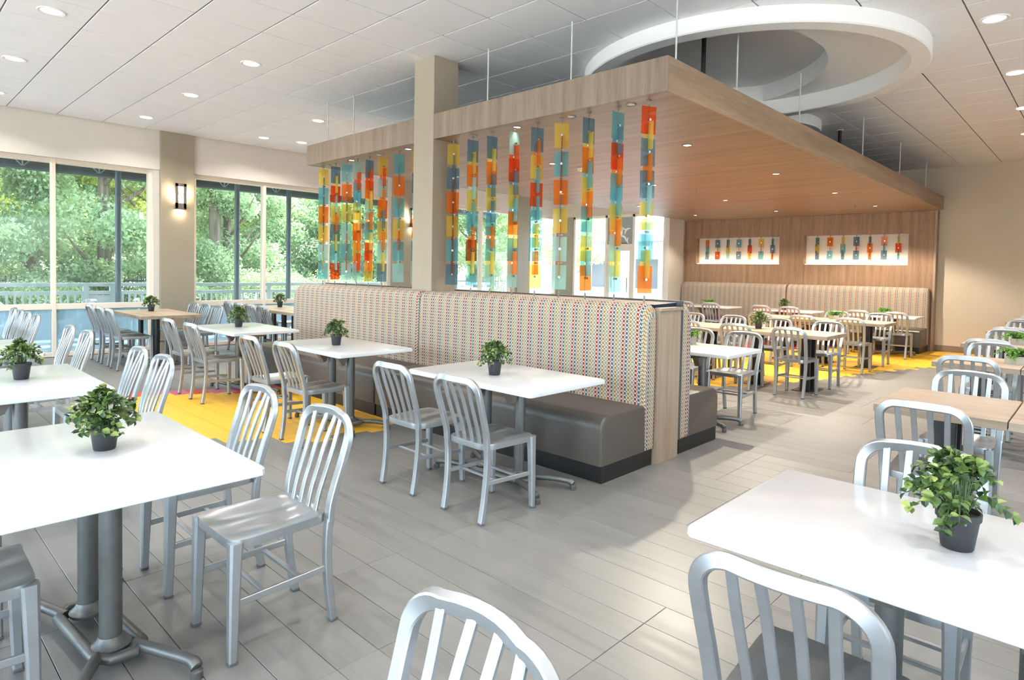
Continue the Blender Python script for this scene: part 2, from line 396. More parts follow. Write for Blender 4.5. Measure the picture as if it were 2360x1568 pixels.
# ------------------------------------------------------------------ chair
def make_chair():
    t = thing('slat_back_chair', '', 'chair')
    H = .853
    # seat: dished sheet with a rolled skirt
    nx, ny = 18, 18; vs = []; fs = []
    def outline(u, v):            # u,v in -1..1 -> rounded square
        e = 7.0; r_ = (abs(u)**e+abs(v)**e)**(1/e); mx_ = max(abs(u), abs(v)); k = (mx_/r_) if r_ > 0 else 1
        uu, vv = u*k, v*k
        half = .186+.012*vv; x = uu*half; y = .012+vv*.205
        return x, y
    for j in range(ny+1):
        for i in range(nx+1):
            u = -1+2*i/nx; v = -1+2*j/ny; x, y = outline(u, v)
            ed = max(abs(u), abs(v))
            d = .017*math.exp(-((abs(u)-.42)**2)/.09)*(1-abs(v)**4)*(1 if v < .95 else .6)
            d += .008*math.exp(-((v+.35)**2)/.12)*(1-abs(u)**4)
            z = .466-d*(1-ed**8)-.004*(1-ed**10)
            if ed > .99: z -= .004
            vs.append((x, y, z))
    W1_ = nx+1
    for j in range(ny):
        for i in range(nx): a = j*W1_+i; fs.append((a, a+1, a+1+W1_, a+W1_))
    rim = [i for i in range(nx+1)]+[j*W1_+nx for j in range(1, ny+1)]+[ny*W1_+i for i in range(nx-1, -1, -1)]+[j*W1_ for j in range(ny-1, 0, -1)]
    base = len(vs)
    for k in rim: x, y, z = vs[k]; vs.append((x*1.004, .012+(y-.012)*1.004, z-.010))
    n = len(rim)
    for k in rim: x, y, z = vs[k]; vs.append((x*.995, .012+(y-.012)*.995, .426))
    for k in rim: x, y, z = vs[k]; vs.append((x*.93, .012+(y-.012)*.93, .430))
    for i in range(n):
        j = (i+1) % n
        fs.append((rim[i], base+i, base+j, rim[j])); fs.append((base+i, base+n+i, base+n+j, base+j)); fs.append((base+n+i, base+2*n+i, base+2*n+j, base+n+j))
    fs.append(tuple(base+2*n+i for i in range(n)))
    MB().add(vs, fs).build('seat', 'aluminium_seat', t, smooth=.9)
    # hoop back
    side = [(.180, -.186, .432), (.182, -.192, .50), (.186, -.212, .58), (.190, -.240, .67), (.192, -.262, .745)]
    sp = smoothpath(side, 4)
    arc = []
    rr = .085
    for k in range(1, 9):
        a = k/8*PI/2
        arc.append(Vector((.192-rr+rr*math.cos(a), -.264-.020*math.sin(a), .756+(H-.014-.756)*math.sin(a))))
    right = sp+arc
    top = [Vector((x, -.284-.020*(1-(x/.107)**2), H-.014+.004*(1-(x/.107)**2))) for x in (.07, .035, 0, -.035, -.07)]
    left = [Vector((-p.x, p.y, p.z)) for p in right[::-1]]
    path = right+top+left
    MB().sweep(path, .039, .027, (0, 1, -.28), .28).build('back_frame', 'aluminium', t, smooth=.6)
    for q, xb in enumerate((-.098, -.033, .033, .098)):
        xt = xb*1.10
        yt = -.284-.020*max(0, 1-(xt/.107)**2)
        p = smoothpath([(xb, -.168, .452), (xb*1.01, -.186, .53), (xb*1.04, -.216, .62), (xb*1.07, -.250, .72), (xt, yt+.004, H-.024)], 4)
        MB().sweep(p, .026, .012, (0, 1, -.28), .4).build('slat', 'aluminium', t, smooth=.6)
    for s in (-1, 1):
        f_ = MB().sweep([(s*.176, .196, .455), (s*.177, .198, .40), (s*.179, .203, .22), (s*.181, .2075, .012)], [.050, .046, .040, .032], [.050, .046, .040, .032], (0, 1, 0), .36).build('leg', 'aluminium', t, smooth=.6)
        MB().box(s*.181-.0165, s*.181+.0165, .191, .224, 0, .013, .003).build('glide', 'glide_grey', f_)
        rl = MB().sweep(smoothpath([(s*.180, -.186, .445), (s*.178, -.180, .36), (s*.173, -.184, .24), (s*.170, -.196, .12), (s*.168, -.2135, .012)], 3), .034, .031, (0, 1, 0), .28).build('leg', 'aluminium', t, smooth=.6)
        MB().box(s*.168-.0175, s*.168+.0175, -.230, -.198, 0, .013, .003).build('glide', 'glide_grey', rl)
        MB().sweep([(s*.177, .190, .222), (s*.173, -.178, .236)], .014, .026, (0, 0, 1), .3).build('stretcher', 'aluminium', t, smooth=.6)
    for yy in (.082, -.070):
        MB().sweep([(-.172, yy, .227), (.172, yy, .227)], .022, .013, (0, 0, 1), .3).build('crossbar', 'aluminium', t, smooth=.6)
    return t
CHAIR = None; chair_n = 0
def chair(x, y, face, label, group='aluminium slat-back chairs in the dining room', jit=.012):
    """x, y of the chair's middle; face '+y' or '-y'"""
    global CHAIR, chair_n
    rz = (0 if face == '+y' else PI)+R.uniform(-.02, .02)
    loc = (x+R.uniform(-jit, jit)*.6, y+R.uniform(-jit, jit)*.5, 0)
    chair_n += 1
    if CHAIR is None:
        CHAIR = make_chair(); CHAIR.location = loc; CHAIR.rotation_euler = (0, 0, rz); tag(CHAIR, label, 'chair', group); return CHAIR
    return clone(CHAIR, loc, rz, label, group)

# ------------------------------------------------------------------ tables
ZT = .75
def make_white_table(lx=1.22, ly=.78):
    t = thing('white_top_table', '', 'table')
    hx, hy = lx/2, ly/2; th = .034
    # top with bevelled drop edge and clipped corners
    def ring(dx, z, c):
        a, b_ = hx-dx, hy-dx
        return [(-a+c, -b_, z), (a-c, -b_, z), (a, -b_+c, z), (a, b_-c, z), (a-c, b_, z), (-a+c, b_, z), (-a, b_-c, z), (-a, -b_+c, z)]
    rs = [ring(.05, ZT-th, .016), ring(.003, ZT-th, .016), ring(0, ZT-th+.003, .017), ring(.002, ZT-.012, .016), ring(.008, ZT-.003, .015), ring(.014, ZT, .014)]
    vs = [p for r in rs for p in r]; fs = [tuple(range(8))[::-1], tuple(40+i for i in range(8))]
    for k in range(5):
        for i in range(8): fs.append((k*8+i, k*8+(i+1) % 8, k*8+8+(i+1) % 8, k*8+8+i))
    MB().add(vs, fs).build('table_top', 'table_white', t, smooth=.5)
    for s in (-1, 1):
        c = MB().lathe([(.0375, .055), (.0375, .655)], 18, (s*.165, 0, 0)).build('column', 'base_grey', t)
        MB().lathe([(.040, .044), (.066, .050), (.068, .062), (.052, .072), (.040, .098)], 18, (s*.165, 0, 0)).build('collar', 'base_grey', c)
        # flip bracket under the top
        b = MB().box(s*.165-.055, s*.165+.055, -.17, .17, .655, .672, .004); b.box(s*.165-.034, s*.165+.034, -.26, .26, .690, ZT-th, .004); b.box(s*.165-.040, s*.165+.040, -.05, .05, .668, .695)
        br = b.build('bracket', 'bracket_taupe', t)
        MB().prism([(-.17, .69), (-.06, .69), (-.05, .64), (-.075, .585), (-.105, .575), (-.115, .60), (-.165, .67)], s*.165-.028+.0, s*.165+.028).build('lever', 'bracket_taupe', br)
    # interlocking bent-tube base
    loop = [(-.255, -.055, .045), (-.20, -.095, .045), (.19, -.06, .045), (.25, -.02, .045), (.255, .055, .045), (.20, .095, .045), (-.19, .06, .045), (-.25, .02, .045)]
    MB().tube(loop, .021, 10, closed=True).build('base_loop', 'base_grey', t)
    for (ax, ay, bx, by) in ((.20, .07, .50, .185), (.20, -.05, .50, -.185), (-.20, .05, -.50, .185), (-.20, -.07, -.50, -.185)):
        p = smoothpath([(ax, ay, .046), ((ax+bx)/2, (ay+by)/2-.01, .062), (bx*.93, by*.95, .056), (bx, by, .040)], 5)
        a = MB().tube(p, [.021]*6+[.020]*5+[.022]*5, 10).build('foot_arm', 'base_grey', t)
        MB().lathe([(.020, 0), (.022, .004), (.022, .03), (.014, .036)], 12, (bx, by, 0)).build('foot_pad', 'base_grey', a)
    return t
WTAB = None
def white_table(cx, cy, label, group='white bevelled tables', rz=0.):
    global WTAB
    if WTAB is None:
        WTAB = make_white_table(); WTAB.location = (cx, cy, 0); tag(WTAB, label, 'table', group); return WTAB
    return clone(WTAB, (cx, cy, 0), rz, label, group)
def make_wood_table(lx, ly=.80):
    t = thing('wood_top_table', '', 'table'); th = .048
    tp = MB().box(-lx/2+.001, lx/2-.001, -ly/2, ly/2, ZT-th, ZT, .002).build('table_top', 'wood_table', t, smooth=.3)
    MB().box(-lx/2+.0005, lx/2-.0005, -ly/2-.0012, ly/2+.0012, ZT-th+.003, ZT-.004).build('edge_band', 'wood_edge', tp, smooth=0)
    for s in (-1, 1):
        MB().box(-.055, .055, s*.09-.022, s*.09+.022, .012, ZT-th-.012, .003).build('post', 'post_black', t)
    MB().box(-.14, .14, -.18, .18, 0, .012, .004).build('base_plate', 'steel_plate', t)
    MB().box(-.18, .18, -.22, .22, ZT-th-.012, ZT-th).build('mounting_plate', 'post_black', t)
    return t
WOODT = {}
def wood_table(x0, x1, cy, label, ly=.80, group='wood-topped tables'):
    k = (round(x1-x0, 3), ly); c = ((x0+x1)/2, cy, 0)
    if k not in WOODT:
        WOODT[k] = make_wood_table(x1-x0, ly); WOODT[k].location = c; return tag(WOODT[k], label, 'table', group)
    return clone(WOODT[k], c, 0, label, group)

# ------------------------------------------------------------------ plants
def leafmesh(name, l, wd, fold=.25):
    m_ = MB().add([(0, 0, 0), (wd*.5, l*.32, fold*wd), (wd*.46, l*.65, fold*wd*.9), (0, l, -.05*l), (-wd*.46, l*.65, fold*wd*.9), (-wd*.5, l*.32, fold*wd), (0, l*.35, 0), (0, l*.68, 0)],
                  [(0, 1, 6), (1, 2, 7, 6), (2, 3, 7), (0, 6, 5), (6, 7, 4, 5), (7, 3, 4)])
    return m_
def plant_stems(rad, hgt, n, rr):
    """stem curves of a low round bush: list of point lists from the soil outwards"""
    out = []
    for i in range(n):
        a = 2*PI*i/n*1.618*1.0+rr.uniform(-.3, .3); el = rr.uniform(-.15, 1.45)
        L = rr.uniform(.8, 1.05)
        ex = Vector((math.cos(a)*math.cos(el)*rad*L, math.sin(a)*math.cos(el)*rad*L, max(.0, math.sin(el))*hgt*L+.012))
        if el < .25: ex.z -= rr.uniform(0, .035)
        mid = Vector((ex.x*.45, ex.y*.45, ex.z*.6+.045))
        out.append(smoothpath([(math.cos(a)*.015, math.sin(a)*.015, -.01), mid, ex], 5))
    return out
def pot_mesh():
    return MB().lathe([(0, 0), (.036, 0), (.0385, .004), (.049, .082), (.053, .083), (.054, .102), (.049, .103), (.047, .092), (0, .090)], 24)
LEAF_DATA = {}
def potted_plant(x, y, z, label, seed, separate=False, rad=.118, hgt=.125, n=44, leafy=6, size=.024, group='potted artificial bushes on the tables'):
    rr = random.Random(seed)
    t = thing('potted_plant', label, 'plant', (x, y, z), rr.uniform(0, 6), group)
    pot = pot_mesh().build('pot', 'pot_black', t)
    MB().lathe([(0, .094), (.046, .0925)], 14).build('soil', 'soil', pot)
    st = MB(); lv = MB(); k = 0
    if separate and not LEAF_DATA:
        for q, (l, wd) in enumerate(((.030, .024), (.024, .019), (.034, .025))):
            me = leafmesh('leaf', l, wd).mesh('leaf', 0); me.materials.append(MATS['leaf_plant']); LEAF_DATA[q] = me
    for p in plant_stems(rad, hgt, n, rr):
        p = [Vector((q.x, q.y, q.z+.098)) for q in p]; st.tube(p, .0013, 4, cap=False)
        m_ = len(p)
        for i in range(leafy):
            ti = 1-(i/leafy)*.72; j = min(m_-2, int(ti*(m_-1))); pos = p[j].lerp(p[j+1], ti*(m_-1)-j) if ti < 1 else p[-1]
            T = (p[j+1]-p[j]).normalized()
            for side in ((0, 1) if ti < .99 else (0, 1, 2)):
                d = Vector((rr.gauss(0, 1), rr.gauss(0, 1), rr.gauss(0, 1))); d = (d-d.dot(T)*T).normalized()
                if side == 1: d = -d0
                d0 = d
                dr = (d+T*rr.uniform(.3, .9)).normalized(); up = (Vector((0, 0, 1))+pos.normalized()*.6+Vector((rr.gauss(0, .4), rr.gauss(0, .4), 0)))
                up = (up-up.dot(dr)*dr).normalized(); xx = dr.cross(up)
                s = rr.uniform(.75, 1.2)*(size/.030)
                mt_ = Matrix(((xx.x, dr.x, up.x, pos.x), (xx.y, dr.y, up.y, pos.y), (xx.z, dr.z, up.z, pos.z), (0, 0, 0, 1)))
                if separate and k < 285:
                    o = bpy.data.objects.new('leaf', LEAF_DATA[k % 3]); COL.objects.link(o); o.parent = t; o.matrix_local = mt_ @ Matrix.Scale(s, 4)
                else:
                    l_ = leafmesh('leaf', .030*s, .023*s); lv.add([mt_ @ Vector(q) for q in l_.v], l_.f)
                k += 1
    st.build('stems', 'stem_green', t, smooth=0, fix=False)
    if lv.v: tag(lv.build('foliage', 'leaf_plant', t, smooth=0, fix=False), kind='stuff')
    return t
def planter(x, y, z, label, seed):
    rr = random.Random(seed)
    t = thing('planter', label, 'planter', (x, y, z), .1, 'concrete planters with trailing greenery')
    b = MB(); a, c = .075, .055
    b.prism([(-a, 0), (a, 0), (a*1.05, .085), (a*.88, .085), (a*.86, .07), (-a*.86, .07), (-a*.88, .085), (-a*1.05, .085)], -c, c, 'y')
    b.build('trough', 'concrete', t, smooth=0)
    MB().box(-.062, .062, -.05, .05, .066, .074).build('soil', 'soil', t, smooth=0)
    lv = MB()
    for i in range(34):
        an = rr.uniform(0, 2*PI); L = rr.uniform(.06, .15)
        ex = Vector((math.cos(an)*L*1.1, math.sin(an)*L*.8, rr.uniform(-.05, .075)))
        o = Vector((rr.uniform(-.05, .05), rr.uniform(-.03, .03), .074))
        p = smoothpath([o, o+Vector((ex.x*.5, ex.y*.5, .05)), o+ex], 5)
        for j in range(len(p)-1):
            for q in range(3):
                dr = ((p[j+1]-p[j]).normalized()+Vector((rr.gauss(0, .8), rr.gauss(0, .8), rr.gauss(0, .5)))).normalized(); up = Vector((0, 0, 1)); up = (up-up.dot(dr)*dr).normalized(); xx = dr.cross(up)
                l_ = leafmesh('leaf', .024, .011); pos = p[j]
                lv.add([(pos+xx*v[0]+dr*v[1]+up*v[2]) for v in l_.v], l_.f)
    tag(lv.build('foliage', 'leaf_fern', t, smooth=0, fix=False), kind='stuff')
    return t

# ------------------------------------------------------------------ setting: floor
def project(p):
    d = Vector(p)-Vector((0, 0, HC)); z = d.dot(fw)
    if z < .05: return None
    return (1180+F_PX*d.dot(r2)/z, CY+F_PX*d.dot(d2)/z, z)
def inview(p, mg=150):
    q = project(p)
    return bool(q and -mg < q[0] < 2360+mg and -mg < q[1] < 1568+mg)
XW, YB, ZC = -11.79, 15.27, 3.749
X1, Y0 = 5.5, -5.0
floor = tag(MB().box(XW-.2, X1, Y0, YB+.1, -.12, -.005).build('floor', 'subfloor', smooth=0), 'grey wood-look plank floor with yellow and red plank bands', 'floor', kind='structure')
def interp(tab, y):
    if y <= tab[0][0]: return tab[0][1]
    for (a, b), (c, d) in zip(tab, tab[1:]):
        if y <= c: return b+(d-b)*(y-a)/(c-a)
    return tab[-1][1]
RB = [(-1, -3.6), (.3, -4.3), (1.3, -4.9), (2.0, -5.5), (2.37, -5.15), (2.62, -4.86), (3.4, -4.82), (5, -4.5), (7.6, -3.84), (8.2, -3.45), (9.3, -3.0), (10.2, -2.8), (11.3, -2.5), (12.4, -2.1), (15.3, -1.4)]
LB = [(-1, -4.4), (.3, -5.2), (1.3, -6.9), (2.1, -7.8), (2.6, -7.62), (2.9, -7.36), (6, -6.6), (9, -5.8), (12.5, -4.95), (13.3, -4.3), (15.3, -3.8)]
PW, PL = .18, 1.26
planks = []
k0 = math.floor((-1.6-1.74)/PW); k1 = math.ceil((YB-1.74)/PW)
rr = random.Random(3)
for k in range(k0, k1):
    ya = 1.74+PW*k; yb = min(ya+PW, YB); yc = (ya+yb)/2
    g = math.floor((k+1.0)/5); off = [1.15, .21, .77, .52][g % 4]
    r_ = interp(RB, yc)+((k*7) % 3-1)*.07; l_ = interp(LB, yc)+((k*5) % 3-1)*.05; rw = .30 if yc < 4 else .30+(yc-4)*.13
    if yc < 1.6: r_ = l_ = -99
    cuts = sorted(set([XW, 3.2]+[c for c in (l_-rw, l_, r_) if XW < c < 3.2]))
    x = off-PL*12; js = []
    while x < 3.2: js.append(x); x += PL
    for a, b in zip(cuts, cuts[1:]):
        mid = (a+b)/2
        colr = 'plank_yellow' if l_ < mid < r_ else ('plank_red' if l_-rw < mid < l_ else 'plank_grey')
        ends = [a]+[j for j in js if a+.08 < j < b-.08]+[b]
        for c, d in zip(ends, ends[1:]):
            cc = colr
            if colr == 'plank_red' and rr.random() < .38: cc = 'plank_purple'
            planks.append((c, d, ya, yb, cc))
G = .0012
planks.sort(key=lambda p: math.hypot((p[0]+p[1])/2, (p[2]+p[3])/2) if inview(((p[0]+p[1])/2, (p[2]+p[3])/2, 0)) else 99)
cache = {}
for p in planks[:300]:
    key = (round(p[1]-p[0], 3), p[4])
    if key not in cache:
        L = p[1]-p[0]; me = MB().box(-L/2+G, L/2-G, -PW/2+G, PW/2-G, -.005, 0, .0012).mesh('plank', 0); me.materials.append(MATS[p[4]]); cache[key] = me
    obj('plank', cache[key], None, floor, ((p[0]+p[1])/2, (p[2]+p[3])/2, 0))
rest = {}
for p in planks[300:]:
    rest.setdefault(p[4], MB()).box(p[0]+G, p[1]-G, p[2]+G, p[3]-G, -.005, 0)
for k, b in rest.items(): tag(b.build('plank_field', k, floor, smooth=0, fix=False), kind='stuff')

# ------------------------------------------------------------------ setting: ceiling
RC, RO, RI = (-3.03, 6.82), 1.75, 1.57
ceil_ = MB(); q = RO-.02
for (a, b, c, d) in ((XW-.2, RC[0]-q, Y0, YB+.2), (RC[0]+q, X1, Y0, YB+.2), (RC[0]-q, RC[0]+q, Y0, RC[1]-q), (RC[0]-q, RC[0]+q, RC[1]+q, YB+.2)):
    ceil_.box(a, b, c, d, ZC+.012, ZC+.14)
ceil_.box(RC[0]-q-.1, RC[0]+q+.1, RC[1]-q-.1, RC[1]+q+.1, ZC+.54, ZC+.6)
for (a, b, c, d) in ((RC[0]-q-.1, RC[0]-q, RC[1]-q-.1, RC[1]+q+.1), (RC[0]+q, RC[0]+q+.1, RC[1]-q-.1, RC[1]+q+.1), (RC[0]-q, RC[0]+q, RC[1]-q-.1, RC[1]-q), (RC[0]-q, RC[0]+q, RC[1]+q, RC[1]+q+.1)): ceil_.box(a, b, c, d, ZC+.13, ZC+.55)
ceiling = tag(ceil_.build('ceiling', 'grid_grey', smooth=0), 'white lay-in tile ceiling on a thin grid', 'ceiling', kind='structure')
TX, TY = .636, .606
tiles = []
for i in range(-12, 17):
    for j in range(-11, 24):
        xa = -4.77+TX*i; ya = 1.52+TY*j
        xb = min(xa+TX, X1); yb = min(ya+TY, YB); xa = max(xa, XW); ya = max(ya, Y0)
        if xb-xa < .05 or yb-ya < .05: continue
        cx, cy = (xa+xb)/2, (ya+yb)/2; dd = math.hypot(cx-RC[0], cy-RC[1])
        far = max(math.hypot(x-RC[0], y-RC[1]) for x in (xa, xb) for y in (ya, yb))
        if far < RO-.05: continue
        tiles.append((xa, xb, ya, yb, dd < RO+.45))
tiles.sort(key=lambda t: math.hypot((t[0]+t[1])/2, (t[2]+t[3])/2) if inview(((t[0]+t[1])/2, (t[2]+t[3])/2, ZC), 220) else 99)
TG = .006; tile_cache = {}; tile_rest = MB()
for n_, (xa, xb, ya, yb, cut) in enumerate(tiles):
    if cut:
        b = MB(); m_ = 14
        for u in range(m_):
            for v in range(m_):
                x0, x1_ = xa+TG+(xb-xa-2*TG)*u/m_, xa+TG+(xb-xa-2*TG)*(u+1)/m_; y0, y1_ = ya+TG+(yb-ya-2*TG)*v/m_, ya+TG+(yb-ya-2*TG)*(v+1)/m_
                if math.hypot((x0+x1_)/2-RC[0], (y0+y1_)/2-RC[1]) > RO-.09: b.box(x0, x1_, y0, y1_, ZC, ZC+.012)
        if not b.v: continue
        b.build('ceiling_tile', 'ceiling_white', ceiling, smooth=0, fix=False); continue
    if n_ < 290:
        key = (round(xb-xa, 3), round(yb-ya, 3))
        if key not in tile_cache:
            me = MB().box(-(xb-xa)/2+TG, (xb-xa)/2-TG, -(yb-ya)/2+TG, (yb-ya)/2-TG, 0, .012, .003).mesh('ceiling_tile', 0); me.materials.append(MATS['ceiling_white']); tile_cache[key] = me
        obj('ceiling_tile', tile_cache[key], None, ceiling, ((xa+xb)/2, (ya+yb)/2, ZC))
    else: tile_rest.box(xa+TG, xb-TG, ya+TG, yb-TG, ZC, ZC+.012)
tag(tile_rest.build('ceiling_tile_field', 'ceiling_white', ceiling, smooth=0, fix=False), kind='stuff')
ring = thing('ceiling_ring', 'large white plaster ring around a round recess above the canopy', 'ceiling feature', (RC[0], RC[1], 0))
MB().lathe([(RI, ZC+.16), (RI, ZC-.135), (RI+.012, ZC-.147), (RO-.012, ZC-.147), (RO, ZC-.135), (RO, ZC-.001)], 96, cap=False).build('ring_band', 'gypsum', ring, smooth=.4)
hc = (-.92, -.17); hr = 1.77                                # recess shelf: a crescent left by a larger off-centre circle
t_ = [math.radians(a/2) for a in range(-360, 360)]
arc = [a for a in t_ if math.hypot(RI*math.cos(a)-hc[0], RI*math.sin(a)-hc[1]) > hr]
a0, a1 = arc[0], arc[-1]
i0 = math.atan2(RI*math.sin(a0)-hc[1], RI*math.cos(a0)-hc[0]); i1 = math.atan2(RI*math.sin(a1)-hc[1], RI*math.cos(a1)-hc[0])
vs = []; fs = []; n_ = 60
for k in range(n_+1):
    a = a0+(a1-a0)*k/n_; b = i0+(i1-i0)*k/n_
    o_ = ((RI+.004)*math.cos(a), (RI+.004)*math.sin(a)); h_ = (hc[0]+hr*math.cos(b), hc[1]+hr*math.sin(b))
    vs += [(*o_, ZC+.05), (*h_, ZC+.05), (*h_, ZC+.26)]
for k in range(n_): fs += [(3*k, 3*k+3, 3*k+4, 3*k+1), (3*k+1, 3*k+4, 3*k+5, 3*k+2)]
MB().add(vs, fs).build('recess_shelf', 'gypsum', ring, smooth=.4, fix=False)
MB().lathe([(0, ZC+.26), (RI, ZC+.26), (RI, ZC+.14)], 64, cap=False).build('recess_top', 'gypsum', ring, smooth=.4, fix=False)
ring2 = thing('ceiling_ring', 'smaller white plaster ring peeping over the canopy further back', 'ceiling feature', (-4.25, 9.45, 0))
MB().lathe([(.98, ZC-.001), (.98, ZC-.15), (1.16, ZC-.15), (1.16, ZC-.001)], 64, cap=False).build('ring_band', 'gypsum', ring2, smooth=.4)
MB().lathe([(0, ZC-.02), (1.0, ZC-.02), (1.0, ZC-.012), (0, ZC-.012)], 48).build('recess_disc', 'gypsum', ring2, smooth=.4)

# ------------------------------------------------------------------ setting: window wall
HEADZ, SILLZ = 3.02, .78
wl = tag(MB().box(XW-.25, XW, Y0, 14.3, HEADZ+.07, ZC+.05).build('wall_left', 'wall_cream', smooth=0), 'cream wall band above the long row of windows', 'wall', kind='structure')
pil = [(-.95, -.40), (3.57, 4.11), (8.35, 8.93), (12.47, 12.98)]
for n_, (a, b) in enumerate(pil):
    tag(MB().box(XW-.25, XW+.06, a, b, 0, ZC, .004).build('trim_%d' % (n_+1), 'pilaster_taupe', smooth=0), 'taupe pilaster between the window bays', 'pilaster', kind='structure')
for n_, (a, b) in enumerate(pil):                         # cream window reveals beside each pilaster
    for (c, d) in ((a-.09, a), (b, b+.03)):
        tag(MB().box(XW-.25, XW-.02, c, d, 0, HEADZ+.07).build('trim_%d' % (n_*2+6+(d == a)), 'wall_cream', smooth=0), 'cream window reveal beside a pilaster', 'reveal', kind='structure')
bays = [(Y0, -1.04, [-3.9, -2.5]), (-.37, 3.48, [.75, 2.10]), (4.14, 8.26, [5.45, 6.82]), (8.96, 12.38, [10.1, 11.25]), (13.01, 14.3, [])]
GX = XW-.15
for n_, (a, b, mul) in enumerate(bays):
    t = thing('window_%d' % (n_+1), 'tall tan-framed window bay looking onto the garden', 'window', (GX, a, 0), kind='structure')
    def L(m_): m_.v = [(x-GX, y-a, z) for x, y, z in m_.v]; return m_
    fr = MB()
    for z0, z1 in ((0, .07), (SILLZ-.04, SILLZ+.05), (HEADZ, HEADZ+.08)): fr.box(GX-.06, GX+.06, a, b, z0, z1, .004)
    L(fr).build('frame', 'frame_tan', t, smooth=0)
    ys = [a+.025]+mul+[b-.025]
    for y in ys: L(MB().box(GX-.065, GX+.065, y-.028, y+.028, .0, HEADZ+.08, .004)).build('mullion', 'frame_tan', t, smooth=0)
    for y, y2 in zip(ys, ys[1:]):
        L(MB().box(GX-.004, GX+.004, y+.028, y2-.028, SILLZ+.05, HEADZ)).build('pane', 'window_glass', t, smooth=0)
        L(MB().box(GX-.012, GX+.004, y+.028, y2-.028, .07, SILLZ-.04)).build('film_pane', 'film_glass', t, smooth=0)
stk = tag(MB().box(GX+.0045, GX+.0065, 3.30, 3.36, 2.25, 2.36).build('window_sticker', 'sticker_white', smooth=0), 'small white notice stuck high on the leftmost window pane', 'notice')
# sconces on the pilasters
def sconce(y, label):
    t = thing('wall_sconce', label, 'lamp', (XW+.06, y, 2.665), group='wall sconces on the pilasters')
    fr = MB(); hw, hh = .088, .215
    fr.box(.070, .082, -hw, hw, hh-.05, hh); fr.box(.070, .082, -hw, hw, -hh, -hh+.09); fr.box(.070, .082, -hw, -hw+.042, -hh, hh); fr.box(.070, .082, hw-.042, hw, -hh, hh)
    fp = fr.build('face_frame', 'sconce_grey', t, smooth=0)
    MB().box(0, .03, -hw*.7, hw*.7, -hh*.9, hh*.9).build('back_box', 'sconce_grey', t, smooth=0)
    MB().box(.05, .064, -hw*.62, hw*.62, -hh*.86, hh*.9).build('diffuser', 'sconce_glow', t, smooth=0)
    MB().box(.0, .070, -hw, hw, -hh-.012, -hh-.004).build('bottom_ledge', 'sconce_grey', t, smooth=0)
    for p in (((-.046, -.12), (.03, .165)), ((-.02, .165), (.02, -.12)), ((-.046, .05), (.0, -.12)), ((-.046, .05), (.0, .165)), ((.046, -.12), (.005, .0)), ((.01, .165), (.046, .02))):
        MB().sweep([(.074, p[0][0], p[0][1]), (.074, p[1][0], p[1][1])], .006, .004, (1, 0, 0)).build('lattice_bar', 'sconce_grey', fp, smooth=0)
    for dy in (-.085, .085):
        ld = bpy.data.lights.new('sconce_light', 'AREA'); ld.shape = 'RECTANGLE'; ld.size = .05; ld.size_y = .34; ld.energy = 3.2; ld.color = (1, .82, .56)
        lo = bpy.data.objects.new('sconce_light', ld); COL.objects.link(lo); lo.parent = t; lo.location = (.045, dy*.95, 0)
        lo.rotation_euler = Vector((-.55, 1 if dy > 0 else -1, 0)).to_track_quat('-Z', 'Z').to_euler()
    ld = bpy.data.lights.new('sconce_light', 'AREA'); ld.size = .06; ld.energy = 2.2; ld.color = (1, .82, .56)
    lo = bpy.data.objects.new('sconce_light', ld); COL.objects.link(lo); lo.parent = t; lo.location = (.045, 0, -hh-.02)
    lo.rotation_euler = Vector((-.35, 0, -1)).to_track_quat('-Z', 'Y').to_euler()
sconce(3.865, 'lit sconce with crossed lattice on the pilaster between left windows')
sconce(8.86, 'lit sconce seen edge-on just left of the beige column')

# ------------------------------------------------------------------ setting: entrance, back wall, other walls
YE = 14.3
tag(MB().box(XW-.25, -8.28, YE, YE+.2, HEADZ+.04, ZC+.05).build('wall_entrance', 'wall_beige', smooth=0), 'wall band above the glazed entrance', 'wall', kind='structure')
tag(MB().box(XW-.25, -11.27, YE, YE+.2, 0, HEADZ+.04).build('wall_corner', 'pilaster_taupe', smooth=0), 'taupe wall strip left of the entrance glazing', 'wall', kind='structure')
tag(MB().box(-8.28, -8.16, YE, YB+.2, 0, ZC+.05).build('wall_return', 'wall_cream', smooth=0), 'pale return wall between entrance glazing and wood panelling', 'wall', kind='structure')
ent = thing('door_1', 'glazed entrance with transom and side lights', 'door', (-9.75, YE+.06, 0), kind='structure')
def E_(m_): m_.v = [(x+9.75, y-YE-.06, z) for x, y, z in m_.v]; return m_
yy0, yy1 = YE+.02, YE+.10
for x in (-11.24, -10.12, -9.24, -8.31): E_(MB().box(x-.035, x+.035, yy0, yy1, 0, HEADZ+.04, .004)).build('mullion', 'frame_tan', ent, smooth=0)
E_(MB().box(-11.27, -8.28, yy0, yy1, HEADZ-.03, HEADZ+.04)).build('head', 'frame_tan', ent, smooth=0)
E_(MB().box(-10.09, -9.27, yy0, yy1, 2.17, 2.26)).build('transom_bar', 'frame_tan', ent, smooth=0)
for a, b in ((-11.2, -10.155), (-9.205, -8.345)): E_(MB().box(a, b, YE+.056, YE+.064, .1, HEADZ-.03)).build('side_light', 'entrance_glass', ent, smooth=0)
leaf = MB()
for (a, b, c, d) in ((-10.085, -10.0, 0, 2.17), (-9.36, -9.275, 0, 2.17), (-10.0, -9.36, 2.08, 2.17), (-10.0, -9.36, 0, .2)): leaf.box(a, b, YE+.035, YE+.085, c, d)
dl = E_(leaf).build('door_leaf', 'frame_tan', ent, smooth=0)
E_(MB().box(-10.0, -9.36, YE+.056, YE+.064, .2, 2.08)).build('door_pane', 'entrance_glass', dl, smooth=0)
